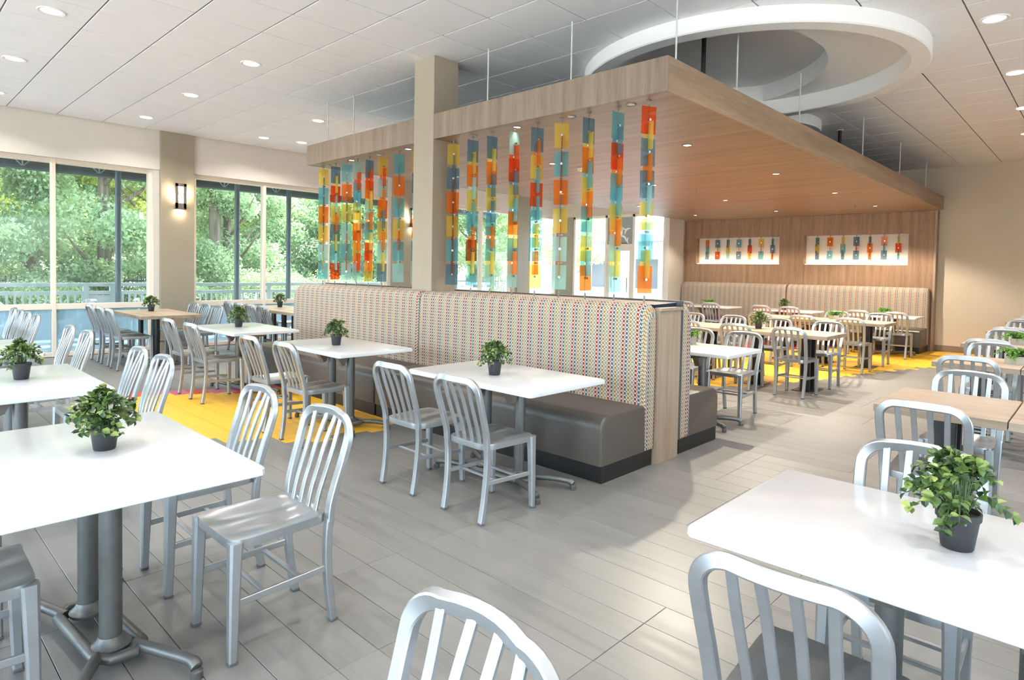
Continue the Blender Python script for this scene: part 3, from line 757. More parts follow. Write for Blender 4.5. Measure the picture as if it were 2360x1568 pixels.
E_(MB().box(-9.90, -9.46, YE+.02, YE+.045, 2.26+.0, 2.30)).build('door_closer', 'sconce_grey', ent, smooth=0)
E_(MB().box(-9.42, -9.39, YE-.01, YE+.03, .95, 1.35)).build('door_handle', 'chrome', dl, smooth=0)
tr = E_(MB().box(-10.085, -9.275, YE+.05, YE+.062, 2.26, HEADZ-.03)).build('transom_film', 'film_grey', ent, smooth=0)
rr = random.Random(5)
for (cx, cz, r_, a0, a1, wd) in ((-9.86, 2.60, .21, -1.2, 1.9, .10), (-9.86, 2.60, .10, 1.2, 5.0, .10), (-9.52, 2.82, .16, 2.6, 5.0, .05), (-9.40, 2.55, .13, 1.2, 3.4, .05), (-9.62, 2.36, .12, -.2, 2.2, .05), (-9.38, 2.36, .08, 2.0, 4.4, .04), (-9.95, 2.88, .06, 0, 3, .05), (-9.70, 2.9, .05, 1, 4, .04)):
    p = [(cx+9.75+r_*math.cos(a0+(a1-a0)*k/10), -.012, cz+r_*math.sin(a0+(a1-a0)*k/10)) for k in range(11)]
    MB().sweep(p, [wd*math.sin(PI*(k+.4)/10.8)+.006 for k in range(11)], .004, (0, 1, 0), .1).build('swirl', 'sticker_white', tr, smooth=0)
tag(MB().box(-8.16, X1, YB, YB+.2, 0, ZC+.05).build('wall_back', 'wall_beige', smooth=0), 'plain warm beige wall at the far right', 'wall', kind='structure')
tag(MB().box(-2.56, X1, YB-.015, YB, 0, .125, .003).build('baseboard_back', 'baseboard_taupe', smooth=0), 'taupe baseboard along the beige wall', 'baseboard', kind='structure')
wr = MB(); wr.box(X1, X1+.2, Y0, YB+.2, -.1, .12); wr.box(X1, X1+.2, Y0, YB+.2, 3.2, ZC+.05)
for y in (Y0, -1.6, 2.2, 6.0, 9.8, 13.6): wr.box(X1, X1+.2, y, {-1.6: 2.2, 6.0: YB+.2}.get(y, y+.45 if y < 13 else YB+.2), .12, 3.2)
tag(wr.build('wall_right', 'wall_beige', smooth=0), 'unseen beige side wall with window openings added for daylight', 'wall', kind='structure')
w7 = thing('window_7', 'tall panes added in the unseen side wall to let in daylight', 'window', (X1+.1, 0, 0), kind='structure')
for a, b in ((-4.55, -1.6), (2.65, 6.0)): MB().box(-.004, .004, a, b, .12, 3.2).build('pane', 'window_glass', w7, smooth=0)  # glazing added in the unseen side wall to send daylight onto the ceiling
wf = MB(); wf.box(XW-.2, X1, Y0-.2, Y0, -.1, .12); wf.box(XW-.2, X1, Y0-.2, Y0, 3.2, ZC+.05)
for x in (XW-.2, -8.6, -5.2, -1.8, 1.6, X1-.4): wf.box(x, x+.4, Y0-.2, Y0, .12, 3.2)
tag(wf.build('wall_front', 'wall_cream', smooth=0), 'cream wall with windows behind the viewer', 'wall', kind='structure')
w6 = thing('window_6', 'row of windows behind the viewer', 'window', (0, Y0-.1, 0), kind='structure')
for a, b in ((-11.59, -8.6), (-8.2, -5.2), (-4.8, -1.8), (-1.4, 1.6), (2.0, 5.1)):
    MB().box(a, b, -.004, .004, .12, 3.2).build('pane', 'window_glass', w6, smooth=0)

# wood panelling with two lit niches
YP = 15.09
NI = [(-7.82, -5.69), (-5.135, -3.055)]; NZ = (1.755, 2.415)
wp = thing('trim_5', 'brown wood-grain wall panelling with two lit niches', 'panelling', (-5.4, YB, 0), kind='structure')
def W_(m_): m_.v = [(x+5.4, y-YB, z) for x, y, z in m_.v]; return m_
for (a, b, c, d) in ((-8.16, -2.60, 0, NZ[0]), (-8.16, -2.60, NZ[1], 2.865), (-8.16, NI[0][0], *NZ), (NI[0][1], NI[1][0], *NZ), (NI[1][1], -2.60, *NZ)):
    W_(MB().box(a, b, YP, YB-.012, c, d)).build('panel', 'wood_wall', wp, smooth=0)
W_(MB().box(-2.60, -2.56, YP-.04, YB-.001, 0, 2.865, .002)).build('edge_strip', 'wood_panel', wp, smooth=0)
W_(MB().box(-8.16, -8.12, YP-.04, YP, 0, 2.865, .002)).build('edge_strip', 'wood_fascia_y', wp, smooth=0)
for n_, (a, b) in enumerate(NI):
    W_(MB().box(a, b, YB-.012, YB-.002, *NZ)).build('niche_back', 'wall_cream', wp, smooth=0)
    W_(MB().box(a+.02, b-.02, YP+.05, YP+.075, NZ[0], NZ[0]+.012)).build('light_strip', 'niche_strip', wp, smooth=0)
    ld = bpy.data.lights.new('niche_light', 'AREA'); ld.shape = 'RECTANGLE'; ld.size = b-a-.1; ld.size_y = .03; ld.energy = 6; ld.color = (1, .86, .66)
    lo = bpy.data.objects.new('niche_light', ld); COL.objects.link(lo); lo.location = ((a+b)/2, YP+.06, NZ[0]+.016); lo.rotation_euler = Vector((0, .45, 1)).to_track_quat('-Z', 'Y').to_euler()

# ------------------------------------------------------------------ column and canopy
FY, FB = 4.24, 4.575
colm = tag(MB().box(-5.59, -5.25, FY-.004, FB, 0, ZC, .004).build('trim_20', 'column_beige', smooth=0), 'square beige column rising through the booth and canopy', 'column', kind='structure')
CX0, CX1, CY1 = -7.97, -2.47, 15.08; CZ0, CZ1 = 2.865, 3.13
can = thing('canopy', 'wood-clad canopy hung from the ceiling over the booths', 'canopy', ((CX0+CX1)/2, 4.24, CZ0))
CO = Vector(((CX0+CX1)/2, 4.24, CZ0))
def C_(m_): m_.v = [(x-CO.x, y-CO.y, z-CO.z) for x, y, z in m_.v]; return m_
C_(MB().box(CX0, -5.592, FY, FY+.02, CZ0, CZ1)).build('fascia', 'wood_fascia_z', can, smooth=0)
C_(MB().box(-5.248, CX1, FY, FY+.02, CZ0, CZ1)).build('fascia', 'wood_fascia_z', can, smooth=0)
C_(MB().box(CX1-.02, CX1, FY+.0205, CY1, CZ0, CZ1)).build('fascia', 'wood_fascia_y', can, smooth=0)
C_(MB().box(CX0, CX0+.02, FY+.02, 14.28, CZ0, CZ1)).build('fascia', 'wood_fascia_y', can, smooth=0)
for (a, b, c, d) in ((CX0+.02, -5.592, FY+.02, 4.58), (-5.248, CX1-.02, FY+.02, 4.58), (CX0+.02, CX1-.02, 4.58, 9.4), (CX0+.02, CX1-.02, 9.4, 14.28), (-8.15+.2, CX1-.02, 14.28, CY1)):
    g_ = .0012
    C_(MB().box(a+g_, b-g_, c+g_, d-g_, CZ0+.003, CZ0+.022)).build('soffit_panel', 'wood_soffit', can, smooth=0)
C_(MB().box(CX0+.02, CX1-.02, 4.6, 14.28, CZ1-.03, CZ1-.012)).build('top_deck', 'trim_charcoal', can, smooth=0)
for (x, y) in ((-2.62, 4.62), (-3.61, 4.5), (-4.68, 4.48), (-7.26, 4.52), (-7.88, 4.5), (-7.88, 5.6), (-2.60, 5.72), (-2.58, 7.3), (-2.60, 9.85), (-2.62, 12.1), (-2.64, 14.25)):
    C_(MB().tube([(x, y, CZ1-.03), (x, y, ZC)], .0075, 8)).build('hanger_rod', 'rod_white', can)
for (x, y) in ((-3.16, 6.14), (-3.10, 10.51)):
    pp = C_(MB().tube([(x, y, CZ1-.03), (x, y, ZC+(.25 if y < 8 else 0))], .024, 10)).build('sprinkler_pipe', 'post_black', can)
    if y > 8: C_(MB().lathe([(.05, ZC-.012), (.05, ZC)], 14, (x, y, 0))).build('pipe_flange', 'detector_white', pp)
det = thing('smoke_detector', 'round cream smoke detector under the canopy', 'smoke detector', (-5.17, 6.71, CZ0+.003))
MB().lathe([(0, -.045), (.028, -.045), (.03, -.03), (.058, -.026), (.062, 0)], 24).build('housing', 'detector_white', det)
MB().lathe([(0, -.049), (.012, -.049), (.013, -.044)], 12).build('sensor', 'glide_grey', det)
for n_, (x, y) in enumerate(((-5.0, 9.6), (-3.62, 13.35), (-7.0, 13.35))):
    s = thing('sprinkler', ['small chrome sprinkler head in the middle of the canopy', 'small chrome sprinkler head under the canopy near the aisle end', 'small chrome sprinkler head under the canopy by the entrance'][n_], 'sprinkler', (x, y, CZ0+.003))
    MB().lathe([(0, -.03), (.006, -.03), (.006, -.004), (.02, -.003), (.02, 0)], 12).build('head', 'chrome', s)
    MB().lathe([(0, -.034), (.014, -.034), (.014, -.032), (0, -.032)], 10).build('deflector', 'chrome', s)

# ------------------------------------------------------------------ downlights
def downlight(x, y, z, label, r, power, col, lens='lamp_lens', trim='gypsum', spread=2.4, group='ceiling downlights', lampr=.07, spot=None):
    t = thing('downlight', label, 'downlight', (x, y, z), 0, group)
    MB().lathe([(r*.80, 0), (r*.80, -.004), (r, -.008), (r*1.06, -.001), (r*1.06, 0)], 28).build('trim_ring', trim, t)
    MB().lathe([(0, -.003), (r*.79, -.003)], 24).build('lens', lens, t, fix=False)
    if power:
        if spot:
            ld = bpy.data.lights.new('downlight_lamp', 'SPOT'); ld.spot_size = spot; ld.spot_blend = .35; ld.shadow_soft_size = .03
        else:
            ld = bpy.data.lights.new('downlight_lamp', 'AREA'); ld.shape = 'DISK'; ld.size = lampr*2; ld.spread = spread
        ld.energy = power; ld.color = col
        lo = bpy.data.objects.new('downlight_lamp', ld); COL.objects.link(lo); lo.parent = t; lo.location = (0, 0, -.02)
WARM = (1, .955, .90)
cl = [(-7.0, 1.23, 'round ceiling downlight at the top left, nearest the camera'), (-8.95, 1.23, 'round ceiling downlight by the left edge, second in the front row'), (-10.9, 1.3, 'round ceiling downlight at the far left edge by the windows'),
      (-7.05, 3.07, 'round ceiling downlight left of the column, largest of its row'), (-8.97, 3.10, 'round ceiling downlight second in the middle row towards the windows'), (-10.87, 3.10, 'round ceiling downlight above the taupe pilaster with the sconce'),
      (-8.96, 4.95, 'round ceiling downlight just left of the canopy front end'), (-10.9, 4.98, 'round ceiling downlight above the second window bay'), (-10.75, 5.62, 'small round ceiling downlight closest to the canopy end by the windows'),
      (-.81, 6.85, 'round ceiling downlight at the top right corner'), (-.83, 8.77, 'round ceiling downlight at the right edge, second from the front'), (-.90, 10.62, 'round ceiling downlight at the right edge, third from the front')]
for x, y, lb in cl: downlight(x, y, ZC, lb, .105, LAMP_W, WARM)
for k, (x, y) in enumerate([(-1.0, 12.5), (-1.0, 4.7), (1.2, 12.5), (1.2, 10.6), (1.2, 8.7), (1.2, 6.8), (1.2, 4.8), (1.2, 2.8), (3.4, 10.6), (3.4, 6.8), (3.4, 2.8), (-.9, 2.6), (-3.0, 2.2), (-5.0, .8), (-3.0, .2), (-.9, .4), (1.2, .4), (3.4, -1.2),
      (-7.0, -.8), (-9.0, -.8), (-10.9, -.8), (-5.0, -1.5), (-3.0, -1.8), (-.9, -1.8), (1.2, -1.8), (-7, -2.9), (-9.5, -2.9), (-4, -3.6), (-1, -3.6), (2, -3.6), (-10.0, 7.4), (-10.0, 9.6), (-10.0, 11.8)]):
    downlight(x, y, ZC, 'round ceiling downlight outside the picture, added to light the room', .105, LAMP_W, WARM, group='unseen ceiling downlights')  # unseen lamps added for general room light
rows = {-3.34: 'along the aisle edge', -5.23: 'down the middle', -7.10: 'along the window side'}
od = ['first', 'second', 'third', 'fourth']
for x in rows:
    for k, y in enumerate((6.18, 8.65, 11.17, 13.62)):
        downlight(x, y, CZ0+.003, 'recessed canopy downlight, %s of the row %s' % (od[k], rows[x]), .052, CANOPY_W*(2.2 if x == -3.34 else .8), (1, .89, .72), trim='sconce_grey', group='canopy downlights', lampr=.03, spot=2.3)
for k, x in enumerate((-2.90, -3.53, -4.19, -4.81, -5.92, -6.51, -7.12, -7.73)):
    on = x in (-4.19, -5.92, -7.12)
    downlight(x, 4.41, CZ0+.003, 'small %s canopy spotlight above the glass strands, %s' % ('lit' if on else 'unlit', ['nearest the corner', 'second from the corner', 'third from the corner', 'fourth from the corner, right of the column', 'first left of the column', 'second left of the column', 'third left of the column', 'last before the canopy end'][k]),
              .042, 9.0 if on else 0, (1, .88, .7), lens='lamp_lens' if on else 'lamp_off_lens', trim='sconce_grey', group='canopy front spotlights', spot=1.2)

# ------------------------------------------------------------------ booths
def back_cushion(x0, x1, yf, yb, z0, z1, flip, r0=.12, r1=.12):
    """upholstered back: front face at yf, back at yb (flip: faces +y); ends rounded at the top by r0, r1"""
    nx = max(24, int((x1-x0)/.05)); dirn = 1 if yb > yf else -1; th = abs(yb-yf); rt_ = th*.62
    b = MB(); prof = []
    # profile from the front bottom, up, over the top roll, to the back
    prof.append((0, 0)); hh = z1-z0
    for k in range(1, 10): prof.append((.0+.012*math.sin(PI*k/10)*-1, (hh-rt_)*k/10))
    for k in range(0, 9):
        a = PI-PI/2*k/8; prof.append((rt_+rt_*math.cos(a), hh-rt_+rt_*math.sin(a)))
    prof.append((th, hh-.004)); 
    arc = [0]
    for p, q in zip(prof, prof[1:]): arc.append(arc[-1]+math.hypot(p[0]-q[0], p[1]-q[1]))
    def ztop(x):
        d0, d1 = x-x0, x1-x; f = 0
        if d0 < r0: f = r0-math.sqrt(max(0, r0*r0-(r0-d0)**2))
        if d1 < r1: f = max(f, r1-math.sqrt(max(0, r1*r1-(r1-d1)**2)))
        return f
    xs = []
    for i in range(nx+1): xs.append(x0+(x1-x0)*i/nx)
    xs = sorted(set(xs+[x0+r0*(1-math.cos(PI/2*k/8)) for k in range(9)]+[x1-r1*(1-math.cos(PI/2*k/8)) for k in range(9)]))
    m_ = len(prof); vs = []; fs = []; uvs = []
    for x in xs:
        dz = ztop(x)
        e = min(x-x0, x1-x); puff = .018*(1-min(1, e/.03))**2
        for (py, pz) in prof:
            zz = z0+pz*(hh-dz)/hh
            vs.append((x, yf+dirn*(py+puff*(1 if py < th*.5 else 0)), zz))
    for i in range(len(xs)-1):
        for k in range(m_-1):
            q = (i*m_+k, (i+1)*m_+k, (i+1)*m_+k+1, i*m_+k+1); fs.append(q if dirn > 0 else q[::-1])
            u = [(xs[i], arc[k]), (xs[i+1], arc[k]), (xs[i+1], arc[k+1]), (xs[i], arc[k+1])]; uvs.append(u if dirn > 0 else u[::-1])
    b.add(vs, fs, uvs)
    for i, sgn in ((0, -1), (len(xs)-1, 1)):
        ring_ = [vs[i*m_+k] for k in range(m_)]+[(xs[i], yb, z0)]
        b.add(ring_, [tuple(range(m_+1))], [[(p[1]*1.0, p[2]) for p in ring_]])
    return b
def seat_cushion(x0, x1, yf, yb, z0, z1, r=.07):
    dirn = 1 if yb > yf else -1
    pts = [(yf, z0)]+[(yf+dirn*(r-r*math.cos(PI/2*k/8)), z1-r+r*math.sin(PI/2*k/8)) for k in range(9)]+[(yb, z1), (yb, z0)]
    m_ = len(pts); c = .02; rows_ = [(x0, c), (x0+.006, .006), (x0+c, 0), (x1-c, 0), (x1-.006, .006), (x1, c)]; vs = []; fs = []
    cy = (yf+yb)/2; cz = (z0+z1)/2
    for x, ins in rows_:
        for (y, z) in pts: vs.append((x, y+(ins if y < cy else -ins)*(1 if abs(y-yb) > .01 else 0), z-(ins if z > cz else 0)))
    for i in range(len(rows_)-1):
        for k in range(m_): fs.append((i*m_+k, (i+1)*m_+k, (i+1)*m_+(k+1) % m_, i*m_+(k+1) % m_))
    fs.append(tuple(range(m_))); fs.append(tuple((len(rows_)-1)*m_+k for k in range(m_)))
    return MB().add(vs, fs)
def booth(x0, x1, yseat, yback0, yback1, ztop, label, r0, r1, group):
    """yseat: front of the seat; yback0/1: front and back of the back cushion"""
    d = 1 if yback1 > yback0 else -1
    t = thing('booth_bench', label, 'booth bench', ((x0+x1)/2, (yseat+yback1)/2, 0), 0, group); O = t.location.copy()
    def L(m_): m_.v = [(x-O.x, y-O.y, z) for x, y, z in m_.v]; return m_
    L(seat_cushion(x0+.004, x1-.004, yseat, yback1-d*.02, .125, .475, .10)).build('seat_cushion', 'vinyl_taupe', t, smooth=.5)
    L(back_cushion(x0+.002, x1-.002, yback0, yback1-d*.004, .13, ztop, False, r0, r1)).build('back_cushion', 'booth_fabric', t, smooth=.6)
    L(MB().box(x0+.01, x1-.012, min(yseat+d*.022, yback1-d*.01), max(yseat+d*.022, yback1-d*.01), 0, .127)).build('kick_base', 'kick_black', t, smooth=0)
    return t
booth(-8.05, -5.285, 3.55, 4.10, 4.235, 1.25, 'patterned booth bench left of the beige column, taupe vinyl seat', .17, .06, 'booth benches facing the camera')
booth(-5.28, -2.505, 3.55, 4.10, 4.235, 1.25, 'nearest patterned booth bench with taupe vinyl seat, right of the column', .06, .10, 'booth benches facing the camera')
b3 = booth(-8.05, -5.285, 5.33, 4.79, 4.625, 1.26, 'patterned booth bench behind the left one, facing the wood panelling', .12, .05, 'booth benches facing the back')
b4 = booth(-5.28, -2.50, 5.33, 4.79, 4.625, 1.26, 'patterned booth bench behind the nearest one, facing the back dining area', .05, .10, 'booth benches facing the back')
o4 = b4.location; MB().box(-5.28-o4.x, -2.492-o4.x, 4.582-o4.y, 4.622-o4.y, .13, 1.262).build('back_board', 'trim_charcoal', b4, smooth=0)
o3 = b3.location; MB().box(-8.05-o3.x, -5.30-o3.x, 4.582-o3.y, 4.622-o3.y, .13, 1.262).build('back_board', 'trim_charcoal', b3, smooth=0)
dv = thing('booth_divider', 'pale wood divider panel between the back-to-back booths', 'divider', (-3.87, 4.41, 0))
def D_(m_): m_.v = [(x+3.87, y-4.41, z) for x, y, z in m_.v]; return m_
D_(MB().box(-2.53, -2.485, 4.245, 4.575, 0, 1.19, .002)).build('end_panel', 'wood_panel', dv, smooth=0)
D_(MB().box(-2.55, -2.470, 4.243, 4.577, 1.19, 1.215, .002)).build('cap', 'wood_panel', dv, smooth=0)
for a, b in ((-8.0, -5.60), (-5.24, -2.53)):
    D_(MB().box(a, b, 4.245, 4.575, 0, 1.185)).build('core', 'trim_charcoal', dv, smooth=0)
    back = D_(MB().add([(a, 4.243, 1.238), (b, 4.243, 1.238), (b, 4.577, 1.248), (a, 4.577, 1.248), (a, 4.243, 1.19), (b, 4.243, 1.19), (b, 4.577, 1.19), (a, 4.577, 1.19)],
         [(0, 1, 2, 3), (4, 7, 6, 5), (0, 4, 5, 1), (1, 5, 6, 2), (2, 6, 7, 3), (3, 7, 4, 0)], [[(a, 0), (b, 0), (b, .334), (a, .334)]]+[[(0, 0)]*4]*5)).build('upholstered_top', 'booth_fabric', dv, smooth=0, fix=False)
booth(-8.10, -5.435, 14.27, 14.88, 15.08, 1.29, 'patterned wall booth under the left lit niche', .08, .05, 'booth benches on the wood wall')
booth(-5.425, -2.63, 14.27, 14.88, 15.08, 1.29, 'patterned wall booth under the right lit niche, taupe seat', .05, .06, 'booth benches on the wood wall')

# ------------------------------------------------------------------ glass strands
PANE = {}; KNOB = MB().sweep([(-.016, 0, 0), (.016, 0, 0)], .020, .020, (0, 0, 1), round_=10).mesh('knob', .6); KNOB.materials.append(MATS['chrome'])
def pane_mesh(c, w_=.130, h_=.222):
    k = (c, w_)
    if k not in PANE:
        me = MB().box(-w_/2, w_/2, -.0028, .0028, -h_/2, h_/2).mesh('glass_pane', 0); me.materials.append(MATS['pane_'+c]); PANE[k] = me
    return PANE[k]
def strand(x, y, zt_, zb_, cols, ang, label, group, w_=.130, h_=.222, post=True, seed=0):
    t = thing('glass_strand', label, 'glass strand', (x, y, zb_), 0, group); H_ = zt_-zb_; rr = random.Random(seed)
    MB().lathe([(.022, H_), (.022, H_-.006), (.007, H_-.008), (.007, H_-.035), (.003, H_-.038)], 12).build('ceiling_mount', 'sconce_grey', t)
    n = len(cols); top = H_-.045-h_/2; bot = (.075 if post else .10)+h_/2; px = 0.
    MB().tube([(0, 0, H_-.03), (0, 0, bot-.03), (.012*math.cos(seed), .012*math.sin(seed), bot-h_*.3), (0, 0, .04)], .0018, 5).build('cable', 'sconce_grey', t)
    if post: MB().lathe([(.0075, 0), (.0075, .052), (.004, .056)], 10).build('post', 'sconce_grey', t)
    else: MB().lathe([(.007, 0), (.007, .045), (.003, .05)], 8).build('post', 'sconce_grey', t)
    for k, c in enumerate(cols):
        z = top+(bot-top)*k/(n-1); a = ang+(PI/2 if k % 2 else 0)+rr.uniform(-.04, .04)
        o = obj('pane', pane_mesh(c, w_, h_), None, t, (0, 0, z), (0, rr.uniform(-.02, .02)*(2 if k == n-1 else 1), a))
        kn = obj('knob', KNOB, None, t, (.010*math.sin(a), -.010*math.cos(a), z), (0, 0, a+PI/2))
        if w_ < .1: kn.scale = (.8, .8, .8)
va = math.radians(-3)
FACE = {}
SR = [('RYBOBCYCTYO', -2.73), ('TBROTTYOCYC', -3.025), ('BYOTYOTCYTO', -3.33), ('YVTVOBYRCOC', -3.63), ('BOYTRTTYTOY', -3.925), ('CRRBYTOYTOC', -4.22), ('BYOBYBTOTYC', -4.53), ('BYOCYTTOVYT', -4.815), ('YBBVOVYVTVB', -5.12)]
AR = [33, 40, 41, 3, 27, 42, 39, 33, 8]
ORD = ['first', 'second', 'third', 'fourth', 'fifth', 'sixth', 'seventh', 'eighth', 'ninth']
for k, (c, x) in enumerate(SR):
    strand(x, 4.41, ZC*0+2.868, 1.243, c, math.atan2(4.41, x)-PI/2+math.radians(AR[k]), 'hanging strand of coloured glass panes, %s from the canopy corner' % ORD[k], 'glass strands right of the column', seed=k+1)
SL = [('YOBOTROYTBC', -5.74), ('TBOOTTYRTCC', -6.09), ('YRCOOBYOCYB', -6.42), ('BROYCOTYROY', -6.71), ('CRTTYYOOYRC', -6.98), ('TOOBYBCRTRC', -7.23), ('BYRCYOBYTCR', -7.51), ('YBTVOVYOCYT', -7.82)]
AL = [25, 8, 30, 42, 38, 4, 25, 8]
for k, (c, x) in enumerate(SL):
    strand(x, 4.41, 2.868, 1.243, c, math.atan2(4.41, x)-PI/2+math.radians(AL[k]), 'hanging strand of coloured glass panes, %s left of the beige column' % ORD[k], 'glass strands left of the column', seed=k+21)
N1 = ['OTB', 'BYR', 'BYC', 'TRB', 'BRY', 'YRT', 'BBO']; N2 = ['BYB', 'OOT', 'YTB', 'BRB', 'BOO', 'OTB', 'YRT']
for side, (NN, (a, b)) in enumerate(zip((N1, N2), NI)):
    for k, c in enumerate(NN):
        x = a+.20+(b-a-.46)*k/6+.06
        strand(x, YP+.10, NZ[1]-.001, NZ[0]+.012, c, (.25 if k % 2 else 1.2)+k*.05, 'short strand of three glass panes in the %s lit niche, %s from its left end' % (('left', 'right')[side], ORD[k]),
               'glass strands in the niches', .115, .20, False, 50+side*10+k)

# ------------------------------------------------------------------ furniture placement
# rear feet of a chair lie .2075 behind its middle
def cp(x, yrear, face, label, **k): return chair(x, yrear+.2075 if face == '+y' else yrear-.2075, face, label, **k)
CH = 'aluminium slat-back chair '
white_table(-2.81, .635, 'nearest white table at the lower left with a potted bush')
white_table(-4.83, .655, 'white table second from the camera along the left edge')
white_table(-6.83, .655, 'white table third along the left edge, near the windows')
white_table(-7.39, 3.155, 'white table at the left end of the booth bench')
white_table(-5.24, 3.155, 'white table at the middle of the front booth bench')
white_table(-3.085, 3.155, 'white table at the right end of the front booth bench')
white_table(-.26, 2.045, 'big white table at the lower right with a potted bush')
white_table(-3.07, 5.80, 'white table behind the divider at the back booth bench')
white_table(-5.20, 5.80, 'white table hidden behind the booths, at the back bench')
white_table(-6.77, 13.81, 'white table at the wall booth, left of the wood wall')
white_table(-4.97, 13.81, 'white table at the wall booth under the gap of the niches')
white_table(-3.16, 13.81, 'white table at the wall booth under the right niche')
cp(-2.475, 1.355, '-y', CH+'at the nearest left table, closest to the camera')
cp(-3.15, 1.355, '-y', CH+'at the nearest left table, farther along the same side')
cp(-2.63, -.03, '+y', CH+'cropped by the lower left corner')
cp(-3.27, -.05, '+y', CH+'cropped at the left edge beside the nearest table')
cp(-4.63, 1.36, '-y', CH+'at the second left table, right of its pair')
cp(-5.20, 1.36, '-y', CH+'at the second left table, left of its pair')
cp(-6.73, 1.36, '-y', CH+'at the third left table, right of its pair')
cp(-7.38, 1.36, '-y', CH+'at the third left table, left of its pair')
for k, x in enumerate((-9.05, -9.62, -10.1, -10.58)):
    cp(x, 1.36, '-y', CH+'in the far left row by the window, %s from the right' % ORD[k])
wood_table(-9.65, -8.90, .655, 'wood-topped table at the far left, right one of two'); wood_table(-10.42, -9.67, .655, 'wood-topped table at the far left, left one of two')
for k, (x, y) in enumerate(((-7.83, 2.53), (-7.10, 2.52), (-5.55, 2.48), (-4.895, 2.48), (-3.405, 2.485), (-2.75, 2.485))):
    cp(x, y, '+y', CH+['at the left booth table, left of its pair', 'at the left booth table, right of its pair', 'at the middle booth table, left of its pair', 'at the middle booth table, right of its pair', 'at the right booth table, left of its pair', 'at the right booth table, right of its pair'][k])
# window tables
wood_table(-10.43, -9.68, 3.10, 'wood-topped table by the pilaster with the sconce, nearer half'); wood_table(-11.19, -10.44, 3.10, 'wood-topped table by the pilaster with the sconce, window half')
for k, x in enumerate((-9.97, -10.50, -11.05)): cp(x, 2.455, '+y', CH+'on the left of the pilaster table, %s from the aisle' % ORD[k])
for k, x in enumerate((-9.93, -10.44, -10.92)): cp(x, 3.755, '-y', CH+'on the right of the pilaster table, %s from the aisle' % ORD[k])
for k, x in enumerate((-11.34, -10.58, -9.82, -9.06)): wood_table(x, x+.755, 5.12, 'pale wood-topped table by the second window, %s from the glass' % ORD[k])
for k, x in enumerate((-9.68, -10.11, -10.54, -10.97)): cp(x, 4.47, '+y', CH+'in the row before the second window, %s from the booth' % ORD[k])
cp(-11.0, 5.78, '-y', CH+'on the far side of the second window tables'); 
# right front
cp(-.48, 1.415, '+y', CH+'in front of the lower right white table')
cp(.14, 1.43, '+y', CH+'at the bottom right corner, mostly out of view')
cp(-.48, 2.655, '-y', CH+'behind the lower right white table, left of the bush')
cp(.13, 2.64, '-y', CH+'behind the lower right white table, at the right edge')
cp(-.80, .70, '-y', CH+'cropped by the bottom edge, middle of the picture')
# right column of wood tables
for k, (xl, cy) in enumerate(((-.97, 4.46), (-1.12, 6.96), (-1.21, 9.08), (-1.24, 11.38), (-1.28, 14.05))):
    for j in (0, 1, 2):
        wood_table(xl+.62*j, xl+.62*j+.615, cy, 'wood-topped table in the right-hand column, %s row, %s from the aisle' % (ORD[k], ORD[j]), ly=.76)
for k, (x, yn, yf_) in enumerate(((-.655, 3.75, 5.10), (-.805, 6.23, 7.64), (-.895, 8.25, 9.80), (-.925, 10.55, 12.15), (-.965, 13.2, 14.85))):
    for j in ((0,) if k < 1 else (0, 1)):
        cp(x+.62*j, yn, '+y', CH+'near side of right column, %s row, %s' % (ORD[k], ('by the aisle', 'away from the aisle')[j]))
        cp(x+.62*j, yf_, '-y', CH+'far side of right column, %s row, %s' % (ORD[k], ('by the aisle', 'away from the aisle')[j]))
# back dining area
cp(-2.86, 6.62, '-y', CH+'behind the white table just past the divider, right one')
cp(-3.42, 6.62, '-y', CH+'behind the white table just past the divider, left one')
for k in range(5): wood_table(-2.45-.68*(k+1), -2.45-.68*k-.004, 8.51, 'wood-topped table in the long row past the divider, %s from the aisle' % ORD[k])
for k, x in enumerate((-2.785, -3.465, -4.145, -4.825)): cp(x, 7.85, '+y', CH+'on near side of long wood row, %s from aisle' % ORD[k])
for k, x in enumerate((-2.795, -3.475, -4.155, -4.835)): cp(x, 9.21, '-y', CH+'on far side of long wood row, %s from aisle' % ORD[k])
for k in range(3): wood_table(-2.52-.68*(k+1), -2.52-.68*k-.004, 11.50, 'wood-topped table in the second wood row, %s from the aisle' % ORD[k])
for k, x in enumerate((-2.86, -3.54, -4.22)): cp(x, 10.53, '+y', CH+'on near side of second wood row, %s from aisle' % ORD[k])
for k, x in enumerate((-2.865, -3.545)): cp(x, 12.16, '-y', CH+'on far side of second wood row, %s from aisle' % ORD[k])
for k, x in enumerate((-2.82, -3.43, -4.70, -5.28, -6.40, -7.0)): cp(x, 13.14, '+y', CH+'facing the wall booth, %s from the beige wall' % ORD[k])
# plants
potted_plant(-2.83, .66, ZT, 'large-leaved bush in a black pot on the nearest left table', 11, True, n=46, leafy=6, size=.027)
potted_plant(-4.86, .69, ZT, 'yellow-green bush in a black pot on the second left table', 12)
potted_plant(-10.7, 3.12, ZT, 'bush in a black pot on the wood table by the pilaster', 13)
potted_plant(-10.75, 5.22, ZT, 'bush in a black pot on the table by the second window', 14)
potted_plant(-7.5, 3.13, ZT, 'bush in a black pot on the left booth table', 15)
potted_plant(-5.24, 3.10, ZT, 'bush in a black pot on the middle booth table', 16)
potted_plant(-3.09, 3.07, ZT, 'bush in a black pot on the right booth table', 17)
potted_plant(-.275, 2.06, ZT, 'large leafy bush in a black pot on the lower right white table', 18, True, n=46, leafy=6, size=.027, rad=.13, hgt=.14)
potted_plant(-3.46, 8.52, ZT, 'bush in a black pot on the long wood row past the divider', 19)
potted_plant(-5.05, 13.75, ZT, 'bush in a black pot on the middle wall booth table', 20)
